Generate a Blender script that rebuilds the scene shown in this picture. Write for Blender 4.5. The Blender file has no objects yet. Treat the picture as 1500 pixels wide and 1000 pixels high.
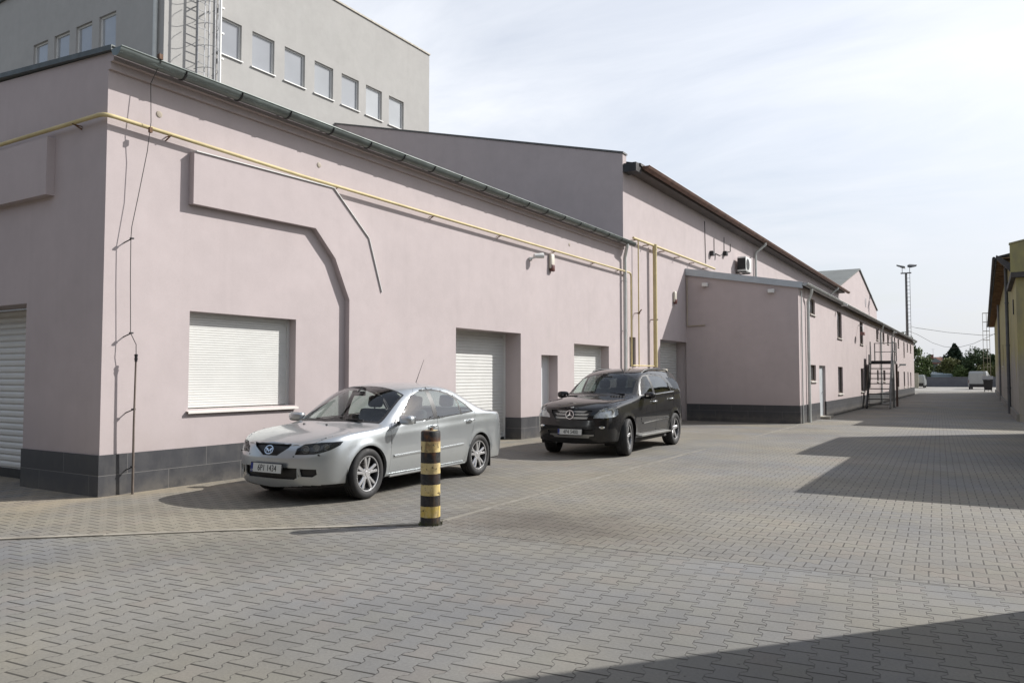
import bpy, bmesh, math, random
from math import sin, cos, pi, radians, sqrt, atan2
from mathutils import Vector, Matrix

random.seed(7)
SC = bpy.context.scene
COL = SC.collection
V = Vector

# ------------------------------------------------------------------ objects
def tag(o, label=None, cat=None, group=None, kind=None):
    if label: o['label'] = label
    if cat: o['category'] = cat
    if group: o['group'] = group
    if kind: o['kind'] = kind
    return o

def thing(name, label, cat, loc=(0, 0, 0), rotz=0.0, group=None, scale=1.0):
    o = bpy.data.objects.new(name, None)
    COL.objects.link(o)
    o.empty_display_size = 0.2
    o.location = loc
    o.rotation_euler = (0, 0, rotz)
    o.scale = (scale,) * 3
    return tag(o, label, cat, group)

def root_of(o):
    while o.parent: o = o.parent
    return o

def link_mesh(name, me, mat, parent=None, local=False, smooth=None):
    """world-coordinate mesh -> object; under a parent the mesh is moved into the parent's space"""
    o = bpy.data.objects.new(name, me)
    COL.objects.link(o)
    if mat is not None:
        for m in (mat if isinstance(mat, (list, tuple)) else [mat]):
            me.materials.append(m)
    if parent is not None:
        if not local:
            me.transform(Matrix.Translation(-root_of(parent).location))
        o.parent = parent
    if smooth is not None:
        me.polygons.foreach_set('use_smooth', [True] * len(me.polygons))
        if smooth < 180:
            me.set_sharp_from_angle(angle=radians(smooth))
    return o

class MB:
    """collects shapes into one mesh"""
    def __init__(self): self.bm = bmesh.new()
    def quad(self, *p, mi=0):
        f = self.bm.faces.new([self.bm.verts.new(q) for q in p]); f.material_index = mi
        return f
    def poly(self, pts, mi=0): return self.quad(*pts, mi=mi)
    def box(self, a, b, mi=0, bev=0.0):
        x0, x1 = sorted((a[0], b[0])); y0, y1 = sorted((a[1], b[1])); z0, z1 = sorted((a[2], b[2]))
        v = [self.bm.verts.new(q) for q in ((x0,y0,z0),(x1,y0,z0),(x1,y1,z0),(x0,y1,z0),(x0,y0,z1),(x1,y0,z1),(x1,y1,z1),(x0,y1,z1))]
        fs = [self.bm.faces.new([v[i] for i in q]) for q in ((3,2,1,0),(4,5,6,7),(0,1,5,4),(1,2,6,5),(2,3,7,6),(3,0,4,7))]
        for f in fs: f.material_index = mi
        if bev > 0:
            es = list({e for f in fs for e in f.edges})
            bmesh.ops.bevel(self.bm, geom=es, offset=bev, segments=2, profile=0.5, affect='EDGES')
        return self
    def bar(self, a, b, w, h=None, mi=0):
        """square bar from a to b"""
        a = V(a); b = V(b); d = (b - a).normalized(); h = h or w
        up = V((0,0,1)) if abs(d.z) < .95 else V((0,1,0))
        s = d.cross(up).normalized() * w / 2; u = s.cross(d).normalized() * h / 2
        v = [self.bm.verts.new(p + q) for p in (a, b) for q in (-s-u, s-u, s+u, -s+u)]
        for q in ((3,2,1,0),(4,5,6,7),(0,1,5,4),(1,2,6,5),(2,3,7,6),(3,0,4,7)):
            self.bm.faces.new([v[i] for i in q]).material_index = mi
        return self
    def tube(self, pts, r, n=10, mi=0, cap=True):
        pts = [V(p) for p in pts]
        rs = r if isinstance(r, (list, tuple)) else [r] * len(pts)
        rings = []; ref = None
        for i, p in enumerate(pts):
            if i == 0: d = pts[1] - p
            elif i == len(pts) - 1: d = p - pts[i-1]
            else: d = (pts[i+1] - p).normalized() + (p - pts[i-1]).normalized()
            d.normalize()
            if ref is None: ref = V((0,0,1)) if abs(d.z) < .9 else V((1,0,0))
            s = d.cross(ref).normalized(); u = s.cross(d).normalized(); ref = u
            k = 1.0
            if 0 < i < len(pts)-1:
                c = (pts[i+1]-p).normalized().dot((p-pts[i-1]).normalized())
                k = min(1.5, 1/ max(.6, sqrt(max(.05,(1+c)/2))))
            rings.append([self.bm.verts.new(p + (s*cos(2*pi*j/n) + u*sin(2*pi*j/n)) * rs[i] * (k if i else 1)) for j in range(n)])
        for a, b in zip(rings, rings[1:]):
            for j in range(n):
                f = self.bm.faces.new((a[j], a[(j+1)%n], b[(j+1)%n], b[j])); f.material_index = mi
        if cap:
            self.bm.faces.new(rings[0][::-1]).material_index = mi
            self.bm.faces.new(rings[-1]).material_index = mi
        return self
    def lathe(self, prof, org=(0,0,0), axis='z', n=24, mi=0):
        """prof: list of (r, h)"""
        org = V(org); rings = []
        for r, h in prof:
            ring = []
            for j in range(n):
                a = 2*pi*j/n
                if axis == 'z': p = (r*cos(a), r*sin(a), h)
                elif axis == 'x': p = (h, r*cos(a), r*sin(a))
                else: p = (r*cos(a), h, r*sin(a))
                ring.append(self.bm.verts.new(org + V(p)))
            rings.append(ring)
        for a, b in zip(rings, rings[1:]):
            for j in range(n):
                f = self.bm.faces.new((a[j], a[(j+1)%n], b[(j+1)%n], b[j])); f.material_index = mi
        return self
    def prism(self, poly, off, mi=0):
        """closed polygon extruded by vector"""
        off = V(off); a = [self.bm.verts.new(p) for p in poly]; b = [self.bm.verts.new(V(p)+off) for p in poly]
        n = len(a)
        self.bm.faces.new(a[::-1]).material_index = mi; self.bm.faces.new(b).material_index = mi
        for i in range(n):
            self.bm.faces.new((a[i], a[(i+1)%n], b[(i+1)%n], b[i])).material_index = mi
        return self
    def sphere(self, c, r, u=12, v=8, mi=0, sc=(1,1,1)):
        m = Matrix.Translation(V(c)) @ Matrix.Diagonal((r*sc[0], r*sc[1], r*sc[2], 1))
        g = bmesh.ops.create_uvsphere(self.bm, u_segments=u, v_segments=v, radius=1, matrix=m)
        for w in g['verts']:
            for f in w.link_faces: f.material_index = mi
        return self
    def xform(self, m): self.bm.transform(m); return self
    def build(self, name, mat, parent=None, local=False, smooth=None, normals=True):
        if normals: bmesh.ops.recalc_face_normals(self.bm, faces=self.bm.faces[:])
        me = bpy.data.meshes.new(name); self.bm.to_mesh(me); self.bm.free()
        return link_mesh(name, me, mat, parent, local, smooth)

def part_label(o, label): o['label'] = label; return o

# ------------------------------------------------------------------ node helper
class NT:
    def __init__(self, nt): self.nt = nt; self.x = 0
    def n(self, typ, **kw):
        nd = self.nt.nodes.new(typ); self.x += 40; nd.location = (self.x, 0)
        for k, v in kw.items(): setattr(nd, k, v)
        return nd
    def set(self, sock, v):
        if isinstance(v, bpy.types.NodeSocket): self.nt.links.new(v, sock)
        elif v is not None: sock.default_value = v
    def m(self, op, a, b=None, c=None, clamp=False):
        nd = self.n('ShaderNodeMath', operation=op, use_clamp=clamp)
        for i, q in enumerate((a, b, c)):
            if q is not None: self.set(nd.inputs[i], q)
        return nd.outputs[0]
    def mix(self, f, a, b, blend='MIX'):
        nd = self.n('ShaderNodeMix', data_type='RGBA', blend_type=blend)
        self.set(nd.inputs[0], f)
        for i, q in ((6, a), (7, b)):
            if isinstance(q, (tuple, list)) and len(q) == 3: q = (*q, 1)
            self.set(nd.inputs[i], q)
        return nd.outputs[2]
    def noise(self, vec, scale, detail=3, rough=.5, dim='3D', dist=0):
        nd = self.n('ShaderNodeTexNoise', noise_dimensions=dim)
        self.set(nd.inputs['Vector'], vec); self.set(nd.inputs['Scale'], scale)
        self.set(nd.inputs['Detail'], detail); self.set(nd.inputs['Roughness'], rough); self.set(nd.inputs['Distortion'], dist)
        return nd.outputs[0]
    def ramp(self, v, lo, hi, a=0.0, b=1.0):
        nd = self.n('ShaderNodeMapRange', clamp=True)
        self.set(nd.inputs[0], v); self.set(nd.inputs[1], lo); self.set(nd.inputs[2], hi); self.set(nd.inputs[3], a); self.set(nd.inputs[4], b)
        return nd.outputs[0]
    def coord(self, which='Object'): return self.n('ShaderNodeTexCoord').outputs[which]
    def geo(self): return self.n('ShaderNodeNewGeometry').outputs['Position']
    def mapping(self, vec, rot=(0,0,0), scale=(1,1,1), loc=(0,0,0)):
        nd = self.n('ShaderNodeMapping'); self.set(nd.inputs[0], vec)
        nd.inputs['Rotation'].default_value = rot; nd.inputs['Scale'].default_value = scale; nd.inputs['Location'].default_value = loc
        return nd.outputs[0]
    def sep(self, v):
        nd = self.n('ShaderNodeSeparateXYZ'); self.set(nd.inputs[0], v); return nd.outputs
    def bump(self, h, strength=.3, dist=.01):
        nd = self.n('ShaderNodeBump'); nd.inputs['Strength'].default_value = strength; nd.inputs['Distance'].default_value = dist
        self.set(nd.inputs['Height'], h); return nd.outputs[0]

def new_mat(name):
    m = bpy.data.materials.new(name); m.use_nodes = True
    m.node_tree.nodes.clear()
    t = NT(m.node_tree)
    out = t.n('ShaderNodeOutputMaterial'); bs = t.n('ShaderNodeBsdfPrincipled')
    t.nt.links.new(bs.outputs[0], out.inputs[0])
    return m, t, bs

MATS = {}
def mat(name, col, rough=.6, metal=0.0, var=.12, scale=3.0, bump=0.0, bscale=60, coat=0.0, spec=.5, dirt=0.0, dirtcol=(.12,.1,.08), detail=4, rvar=.08):
    """plain procedural material: colour broken up by noise, optional bump, grime"""
    if name in MATS: return MATS[name]
    m, t, b = new_mat(name)
    p = t.geo()
    n1 = t.noise(p, scale, detail, .6)
    f = t.ramp(n1, .3, .7, 1-var, 1+var)
    c = t.mix(1.0, (*col, 1), t.n('ShaderNodeCombineColor').outputs[0], 'MULTIPLY')
    cc = c.node.inputs[7].links[0].from_node
    for i in range(3): t.set(cc.inputs[i], f)
    if dirt > 0:
        n2 = t.noise(p, scale*.6, 5, .7)
        c = t.mix(t.ramp(n2, .48, .75, 0, dirt), c, dirtcol)
    t.set(b.inputs['Base Color'], c)
    t.set(b.inputs['Roughness'], t.ramp(t.noise(p, scale*2.3, 3), .3, .7, max(.02, rough-rvar), min(1, rough+rvar)))
    b.inputs['Metallic'].default_value = metal
    b.inputs['Specular IOR Level'].default_value = spec
    b.inputs['Coat Weight'].default_value = coat
    b.inputs['Coat Roughness'].default_value = .04
    if bump > 0:
        t.set(b.inputs['Normal'], t.bump(t.noise(p, bscale, 4, .6), bump, .01))
    MATS[name] = m
    return m

def glass_mat(name, tint, refl=1.0, base=.05):
    """thin pane: tinted see-through mixed with a mirror by fresnel"""
    if name in MATS: return MATS[name]
    m = bpy.data.materials.new(name); m.use_nodes = True; m.node_tree.nodes.clear(); t = NT(m.node_tree)
    out = t.n('ShaderNodeOutputMaterial'); mx = t.n('ShaderNodeMixShader')
    tr = t.n('ShaderNodeBsdfTransparent'); tr.inputs[0].default_value = (*tint, 1)
    gl = t.n('ShaderNodeBsdfGlossy'); gl.inputs['Roughness'].default_value = .015; gl.inputs[0].default_value = (.95,.97,1,1)
    lw = t.n('ShaderNodeLayerWeight'); lw.inputs[0].default_value = .5
    f = t.m('ADD', t.m('MULTIPLY', t.m('POWER', lw.outputs['Facing'], 4.5), refl), base, clamp=True)
    t.set(mx.inputs[0], f); t.nt.links.new(tr.outputs[0], mx.inputs[1]); t.nt.links.new(gl.outputs[0], mx.inputs[2])
    t.nt.links.new(mx.outputs[0], out.inputs[0])
    MATS[name] = m
    return m
# ------------------------------------------------------------------ render, camera, light
SC.render.engine = 'CYCLES'
SC.view_settings.view_transform = 'Standard'
SC.view_settings.look = 'None'
SC.view_settings.gamma = 1.0
SC.view_settings.use_curve_mapping = False
SC.view_settings.exposure = EXPO = 0.30
SC.render.resolution_x = 1024; SC.render.resolution_y = 682
SC.cycles.max_bounces = 6; SC.cycles.transparent_max_bounces = 16
SC.cycles.caustics_reflective = False; SC.cycles.caustics_refractive = False

F_PX = 1123.0; H_CAM = 1.56
PITCH = math.atan(50.5 / F_PX); YAW = math.atan(690 * cos(PITCH) / F_PX)
cd = bpy.data.cameras.new('camera'); cam = bpy.data.objects.new('camera', cd); COL.objects.link(cam)
cd.sensor_width = 36.0; cd.lens = 36.0 * F_PX / 1500.0; cd.clip_start = .1; cd.clip_end = 6000
cam.location = (0, 0, H_CAM); cam.rotation_euler = (pi/2 + PITCH, 0, YAW)
SC.camera = cam

SUN = V((1.0, 1.2, 1.15)).normalized()          # towards the sun
EL = math.asin(SUN.z); AZ = atan2(SUN.x, SUN.y)   # azimuth clockwise from +Y
sd = bpy.data.lights.new('sun', 'SUN'); so = bpy.data.objects.new('sun', sd); COL.objects.link(so)
sd.energy = 4.8; sd.angle = radians(.55); sd.color = (1.0, .972, .93)
so.rotation_euler = (-SUN).to_track_quat('-Z', 'Y').to_euler(); so.location = (20, 24, 30)

def make_world():
    w = bpy.data.worlds.new('World'); SC.world = w; w.use_nodes = True
    nt = w.node_tree; nt.nodes.clear(); t = NT(nt)
    out = t.n('ShaderNodeOutputWorld'); bg = t.n('ShaderNodeBackground')
    nt.links.new(bg.outputs[0], out.inputs[0]); bg.inputs[1].default_value = .1
    sky = t.n('ShaderNodeTexSky', sky_type='NISHITA'); sky.sun_disc = False
    sky.sun_elevation = EL; sky.sun_rotation = AZ; sky.air_density = 1.0; sky.dust_density = 2.0; sky.ozone_density = 1.0
    g = t.coord('Generated')
    s = t.sep(g)
    # thin high cloud: project the direction on a plane overhead so that streaks flatten to the horizon
    zz = t.m('ADD', t.m('MAXIMUM', s[2], 0.0), .22)
    cv = t.n('ShaderNodeCombineXYZ')
    t.set(cv.inputs[0], t.m('DIVIDE', s[0], zz)); t.set(cv.inputs[1], t.m('DIVIDE', s[1], zz))
    mp = t.mapping(cv.outputs[0], rot=(0, 0, .5), scale=(1.0, 1.9, 1))
    n1 = t.noise(mp, 1.15, 9, .6, dist=.5)
    n2 = t.noise(mp, .45, 4, .5)
    cl = t.ramp(t.m('ADD', t.m('MULTIPLY', n1, .62), t.m('MULTIPLY', n2, .38)), .36, .62, .58, 1.0)
    hz = t.ramp(s[2], .0, .35, 1.0, 0.0)
    cl = t.m('MAXIMUM', cl, t.m('MULTIPLY', hz, .98), clamp=True)
    # the veil is dense towards the sun and thins out overhead and on the far side of the sky
    d = t.n('ShaderNodeVectorMath', operation='DOT_PRODUCT'); t.set(d.inputs[0], g); d.inputs[1].default_value = SUN
    dv = d.outputs['Value']
    cl = t.m('MULTIPLY', cl, t.ramp(s[2], .35, .8, 1.0, .45))
    cl = t.m('MULTIPLY', cl, t.ramp(dv, -.6, .0, .25, 1.0))
    glow = t.m('POWER', t.m('MAXIMUM', dv, 0.0), 3.0)
    lum = t.m('ADD', t.m('MULTIPLY', glow, 1.2), t.m('MULTIPLY', t.m('MULTIPLY', t.ramp(dv, -.5, .1, .74, 1.0), t.ramp(s[2], .0, .28, .76, 1.0)), CLOUD_L))
    cc = t.n('ShaderNodeCombineColor')
    t.set(cc.inputs[0], t.m('MULTIPLY', lum, .945)); t.set(cc.inputs[1], t.m('MULTIPLY', lum, .98)); t.set(cc.inputs[2], t.m('MULTIPLY', lum, 1.05))
    t.set(bg.inputs[0], t.mix(cl, sky.outputs[0], cc.outputs[0]))
CLOUD_L = 8.2
make_world()

def gz(y):
    if y < 18: return 0.0
    if y < 29: return -.15 * (y-18) / 11
    return max(-.2, -.15 - .05*(y-29)/16)

# ------------------------------------------------------------------ paving
def paver_mat(name, angle, tint=(1,1,1), k1=.62, k2=1.0, g1=1.0, seam=False, W=.16, L=.2, A=.017, gap=1.0, base=(.186,.179,.165)):
    """double-T interlocking concrete blocks: wavy joints along the course, straight joints across"""
    m, t, b = new_mat(name)
    pos = t.coord('Object')
    mp = t.mapping(pos, rot=(0, 0, -angle))
    s = t.sep(mp); p, q = s[0], s[1]
    wob = t.m('MULTIPLY', t.m('SUBTRACT', t.noise(pos, 1.1, 2), .5), .02)
    p = t.m('ADD', p, wob); q = t.m('ADD', q, wob)
    qn = t.m('DIVIDE', q, L)
    tri = t.m('SUBTRACT', t.m('MULTIPLY', t.m('ABSOLUTE', t.m('SUBTRACT', t.m('FRACT', qn), .5)), 4.0), 1.0)
    trap = t.m('MAXIMUM', t.m('MINIMUM', t.m('MULTIPLY', tri, 3.0), 1.0), -1.0)
    bi = t.m('ROUND', t.m('DIVIDE', p, W))
    par = t.m('SUBTRACT', t.m('MULTIPLY', t.m('FLOORED_MODULO', bi, 2.0), 2.0), 1.0)     # odd +1, even -1
    sx = t.m('SUBTRACT', t.m('SUBTRACT', p, t.m('MULTIPLY', bi, W)), t.m('MULTIPLY', t.m('MULTIPLY', par, A), trap))
    colm = t.m('SUBTRACT', bi, t.m('LESS_THAN', sx, 0.0))
    odd = t.m('FLOORED_MODULO', colm, 2.0)
    qo = t.m('ADD', qn, t.m('MULTIPLY', odd, .5))
    fr = t.m('FRACT', t.m('ADD', qo, .5))
    d2 = t.m('MULTIPLY', t.m('ABSOLUTE', t.m('SUBTRACT', fr, .5)), L)
    row = t.m('FLOOR', qo)
    d1 = t.m('ABSOLUTE', sx)
    j1 = t.ramp(d1, .0015*gap*g1, .0052*gap*g1, 1, 0)
    jv = t.ramp(t.noise(pos, 2.3, 3), .35, .6, .35, 1.0)
    j2 = t.ramp(d2, .0042*gap, .0095*gap, 1, 0)
    slant = t.ramp(t.m('ABSOLUTE', tri), .16, .34, 1, 0)
    hole = t.m('MULTIPLY', t.ramp(d1, .004, .009, 1, 0), t.ramp(t.m('ABSOLUTE', tri), .05, .16, 1, 0))
    jw = t.m('MULTIPLY', j1, t.m('MULTIPLY', jv, k1))
    joint = t.m('MAXIMUM', t.m('MAXIMUM', jw, t.m('MULTIPLY', hole, t.m('MULTIPLY', jv, .9))), t.m('MULTIPLY', j2, t.m('MULTIPLY', t.m('MAXIMUM', jv, .85), k2)))
    if seam:
        q0 = t.sep(pos)
        ds = t.m('ABSOLUTE', t.m('SUBTRACT', t.m('SUBTRACT', q0[1], 6.49), t.m('MULTIPLY', t.m('ADD', q0[0], 2.25), .075)))
        sj = t.m('MAXIMUM', t.ramp(ds, .004, .010, .95, 0), t.m('MULTIPLY', t.ramp(t.m('ABSOLUTE', t.m('SUBTRACT', ds, .10)), .002, .006, .6, 0), 1.0 if 'street' in name else 0.0))
        joint = t.m('MAXIMUM', joint, sj)
    idv = t.n('ShaderNodeCombineXYZ'); t.set(idv.inputs[0], colm); t.set(idv.inputs[1], row); 
    wn = t.n('ShaderNodeTexWhiteNoise', noise_dimensions='2D'); t.set(wn.inputs[0], idv.outputs[0])
    ws = t.n('ShaderNodeSeparateColor'); t.set(ws.inputs[0], wn.outputs['Color'])
    big = t.noise(pos, .33, 4, .6); big2 = t.noise(t.mapping(pos, loc=(31, 7, 3)), .55, 5, .6); fine = t.noise(pos, 55, 3, .7)
    c = tuple(a*k for a, k in zip(base, tint))
    colr = t.mix(t.ramp(big, .38, .62), (c[0]*.93, c[1]*.955, c[2]*1.02, 1), (c[0]*1.12, c[1]*1.07, c[2]*.95, 1))
    red = t.noise(t.mapping(pos, loc=(3, 17, 8)), .8, 4, .6)
    colr = t.mix(t.ramp(red, .58, .68, 0, .5), colr, (c[0]*1.12, c[1]*.99, c[2]*.93, 1))
    # single blocks: most alike, some paler, some reddish or yellowish
    colr = t.mix(t.m('MULTIPLY', t.ramp(ws.outputs[0], .9, .93), .3), colr, (c[0]*1.12, c[1]*1.0, c[2]*.93, 1))
    colr = t.mix(t.m('MULTIPLY', t.ramp(ws.outputs[1], .85, .9), .28), colr, (c[0]*1.1, c[1]*1.1, c[2]*.98, 1))
    val = t.m('MULTIPLY', t.ramp(ws.outputs[2], 0, 1, .95, 1.05), t.ramp(fine, .25, .75, .86, 1.14))
    val = t.m('MULTIPLY', val, t.ramp(big2, .32, .66, .84, 1.1))
    vv = t.n('ShaderNodeCombineColor')
    for i in range(3): t.set(vv.inputs[i], val)
    colr = t.mix(1.0, colr, vv.outputs[0], 'MULTIPLY')
    # dark trodden stains and pale dust
    st = t.noise(t.mapping(pos, scale=(.8, .35, 1), loc=(4, 11, 0)), .5, 6, .68)
    colr = t.mix(t.ramp(st, .57, .74, 0, .32), colr, (.1, .09, .078, 1))
    du = t.noise(t.mapping(pos, scale=(.5, 1.0, 1), loc=(9, 2, 0)), .5, 5, .65)
    colr = t.mix(t.ramp(du, .55, .75, 0, .35), colr, (.25, .232, .195, 1))
    # oily patch in front of the bollard
    sp = t.sep(t.mapping(pos, loc=(3.95, -7.15, 0), rot=(0,0,0)))
    rr = t.m('SQRT', t.m('ADD', t.m('POWER', t.m('MULTIPLY', sp[0], .62), 2.0), t.m('POWER', sp[1], 2.0)))
    rr = t.m('ADD', rr, t.m('MULTIPLY', t.m('SUBTRACT', t.noise(pos, 2.2, 5, .7), .5), 1.3))
    colr = t.mix(t.ramp(rr, .2, 1.0, .75, 0), colr, (.085, .072, .06, 1))
    if name == 'paving_strip':     # blown sand along the foot of the wall
        wx = t.sep(pos)[0]
        sd1 = t.m('MULTIPLY', t.ramp(wx, -9.75, -8.6, 1, 0), t.ramp(t.noise(t.mapping(pos, scale=(1, .5, 1)), 1.3, 5, .65), .42, .62))
        colr = t.mix(t.m('MULTIPLY', sd1, .75), colr, (.31, .26, .185, 1))
        joint = t.m('MULTIPLY', joint, t.m('SUBTRACT', 1.0, t.m('MULTIPLY', sd1, .7)))
    specks = t.noise(pos, 21, 2, .4)
    colr = t.mix(t.ramp(specks, .735, .76, 0, .75), colr, (.05,.045,.04,1))
    colr = t.mix(t.m('MULTIPLY', joint, .95), colr, (.026, .023, .019, 1))
    t.set(b.inputs['Base Color'], colr)
    b.inputs['Roughness'].default_value = .78
    b.inputs['Specular IOR Level'].default_value = .35
    h = t.m('ADD', t.m('MULTIPLY', joint, -1.0), t.m('MULTIPLY', t.noise(pos, 40, 4, .6), .25))
    h = t.m('ADD', h, t.m('MULTIPLY', ws.outputs[1], .22))
    t.set(b.inputs['Normal'], t.bump(h, .5, .008))
    return m

def ground_far_mat():
    m, t, b = new_mat('worn_concrete')
    pos = t.coord('Object')
    n = t.noise(pos, .25, 6, .65); n2 = t.noise(pos, 9, 4, .6)
    c = t.mix(t.ramp(n, .35, .65), (.19, .18, .165, 1), (.27, .255, .23, 1))
    c = t.mix(t.ramp(n2, .5, .8, 0, .3), c, (.12, .11, .1, 1))
    t.set(b.inputs['Base Color'], c); b.inputs['Roughness'].default_value = .85
    t.set(b.inputs['Normal'], t.bump(n2, .3, .01))
    return m

KERB = [(-16.0, -3.9), (-8.04, 3.75), (-6.7, 5.02), (-5.10, 6.42), (-5.0, 6.75), (-5.06, 10), (-5.1, 15), (-5.12, 20), (-5.4, 27), (-5.62, 28.78)]
def kerb_x(y):
    for (x0, y0), (x1, y1) in zip(KERB, KERB[1:]):
        if y0 <= y <= y1: return x0 + (x1-x0)*(y-y0)/(y1-y0)
    return None

def make_ground():
    bm = bmesh.new()
    xs = [-4000, -400, -60, -24, -16, -12, -9.4, -7, -5, -3, -1, 1, 3, 8, 40, 400, 4000]
    ys = [-4000, -400, -60, -20, -8, -3.9, 0, 2, 3.75, 5.02, 6.42, 6.75, 8, 10, 12, 14, 15, 16, 18, 20, 22, 24, 27, 28.78, 29, 34, 45, 60, 104, 150, 400, 1200, 4000]
    g = [[bm.verts.new((x, y, gz(y))) for x in xs] for y in ys]
    for j in range(len(ys)-1):
        for i in range(len(xs)-1):
            bm.faces.new((g[j][i], g[j][i+1], g[j+1][i+1], g[j+1][i]))
    def inside(f): 
        c = f.calc_center_median(); return -60 < c.x < 40 and -60 < c.y < 150
    for (x0, y0), (x1, y1) in zip(KERB, KERB[1:]):
        fs = [f for f in bm.faces if inside(f) and y0-.001 <= f.calc_center_median().y <= y1+.001]
        geom = list({*fs, *[e for f in fs for e in f.edges], *[v for f in fs for v in f.verts]})
        bmesh.ops.bisect_plane(bm, geom=geom, plane_co=(x0, y0, 0), plane_no=V((y1-y0, -(x1-x0), 0)).normalized(), dist=1e-5)
    sd_ = V((1, .075, 0))           # the seam where the laying direction turns
    fs = [f for f in bm.faces if inside(f) and -9 < f.calc_center_median().x]
    geom = list({*fs, *[e for f in fs for e in f.edges], *[v for f in fs for v in f.verts]})
    bmesh.ops.bisect_plane(bm, geom=geom, plane_co=(-2.25, 6.49, 0), plane_no=(-sd_.y, 1, 0), dist=1e-5)
    for f in bm.faces:
        c = f.calc_center_median()
        if not inside(f) or c.y > 104: f.material_index = 3; continue
        kx = kerb_x(c.y)
        if kx is not None and c.x < kx: f.material_index = 0
        elif c.y < 6.49 + .075*(c.x + 2.25): f.material_index = 1
        else: f.material_index = 2
    me = bpy.data.meshes.new('ground'); bm.to_mesh(me); bm.free()
    o = link_mesh('ground', me, [paver_mat('paving_strip', .02, (1.0, .985, .95)),
                                 paver_mat('paving_front', radians(6.5), (.97, .985, 1.0), seam=True),
                                 paver_mat('paving_street', radians(92.5), (1.0, .99, .97), gap=.9, k1=1.15, k2=.8, g1=1.5, seam=True),
                                 ground_far_mat()])
    tag(o, kind='structure')
make_ground()

CONC = mat('edging_concrete', (.30, .275, .23), .85, var=.2, scale=4, bump=.3, dirt=.5)
def make_kerb():
    b = MB(); w = .04
    pts = [V((x, y, gz(y))) for x, y in KERB]
    late = MB()
    for si, (a, c) in enumerate(zip(pts, pts[1:])):
        tgt = b if si < 3 else late; w = .035 if si < 3 else .03
        d = (c - a); n = V((-d.y, d.x, 0)).normalized() * w
        ln = d.length; k = max(1, round(ln/1.0))
        for i in range(k):
            p = a + d*(i/k) + d.normalized()*.004; q = a + d*((i+1)/k) - d.normalized()*.004
            h = (.012 if si < 3 else .005) + random.uniform(-.002, .002); jx = n.normalized()*random.uniform(-.006, .006)
            tgt.prism([p-n+jx-V((0,0,.05)), p+n+jx-V((0,0,.05)), q+n+jx-V((0,0,.05)), q-n+jx-V((0,0,.05))], (0, 0, .05+h))
    tag(b.build('kerb_strip', CONC), kind='structure')
    tag(late.build('edging_strip', mat('worn_edging', (.215, .20, .17), .85, var=.25, scale=3, bump=.3, dirt=.6)), kind='structure')
    b = MB()
    n = 14
    for i in range(n):
        x0 = -5.45 + 6.6*i/n; x1 = -5.45 + 6.6*(i+1)/n - .012
        b.box((x0, 60.2 + .35*i/n*2, -.24), (x1, 60.75 + .35*i/n*2, -.19))
    tag(b.build('drainage_channel', mat('channel_concrete', (.33,.31,.28), .8, var=.2)), kind='structure')
make_kerb()
# ------------------------------------------------------------------ building helpers
def wall(mb, P, u, L, zb, zt, holes=(), n=None, mi=0, maxstep=3.0):
    """rectangular (or slope-topped: zt=(left,right)) wall with openings; hole = (u0,u1,z0,z1,depth)"""
    P = V(P); u = V(u).normalized()
    n = V(n) if n is not None else V((u.y, -u.x, 0))
    zl, zr = zt if isinstance(zt, (tuple, list)) else (zt, zt)
    us = {0.0, L}; zs = {zb}
    for h in holes: us |= {h[0], h[1]}; zs |= {h[2], h[3]}
    zs = sorted(z for z in zs if zb <= z); us = sorted(us)
    us2 = [us[0]]
    for a in us[1:]:
        k = max(1, math.ceil((a-us2[-1])/maxstep)); s0 = us2[-1]
        us2 += [s0 + (a-s0)*i/k for i in range(1, k+1)]
    us = us2
    def top(a): return zl + (zr-zl)*a/L
    rows = zs + ['top']
    def pt(a, z): return P + u*a + V((0, 0, (top(a) if z == 'top' else z) - P.z))
    cache = {}
    def vv(a, z):
        k = (round(a, 5), z)
        if k not in cache: cache[k] = mb.bm.verts.new(pt(a, z))
        return cache[k]
    for i in range(len(us)-1):
        for j in range(len(rows)-1):
            ca = (us[i]+us[i+1])/2
            zc = (rows[j] + (rows[j+1] if rows[j+1] != 'top' else top(ca)))/2
            if any(h[0] < ca < h[1] and h[2] < zc < h[3] for h in holes): continue
            f = mb.bm.faces.new((vv(us[i], rows[j]), vv(us[i+1], rows[j]), vv(us[i+1], rows[j+1]), vv(us[i], rows[j+1])))
            f.material_index = mi
    for h in holes:
        a0, a1, z0, z1, d = h[:5]
        q = [pt(a0, z0), pt(a1, z0), pt(a1, z1), pt(a0, z1)]
        for s, e in ((0, 1), (1, 2), (2, 3), (3, 0)):
            mb.quad(q[s], q[e], q[e] - n*d, q[s] - n*d, mi=mi)

def slat_panel(mb, P, u, n, W, z0, z1, pitch, bulge=.008, mi=0, curved=True):
    """roller shutter: horizontal rounded slats"""
    P = V(P); u = V(u); n = V(n)
    k = max(1, round((z1-z0)/pitch)); h = (z1-z0)/k
    prof = [(0.0, 0.0), (.04, -.006), (.10, 0.002), (.3, bulge), (.7, bulge), (.94, .002), (1.0, 0.0)] if curved else [(0, -.004), (.05, bulge), (.95, bulge), (1, -.004)]
    prev = None
    for i in range(k):
        for a, off in prof:
            z = z0 + (i+a)*h
            e = [mb.bm.verts.new(P + u*s + n*off + V((0, 0, z-P.z))) for s in (0, W)]
            if prev: mb.bm.faces.new((prev[0], prev[1], e[1], e[0])).material_index = mi
            prev = e

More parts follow.
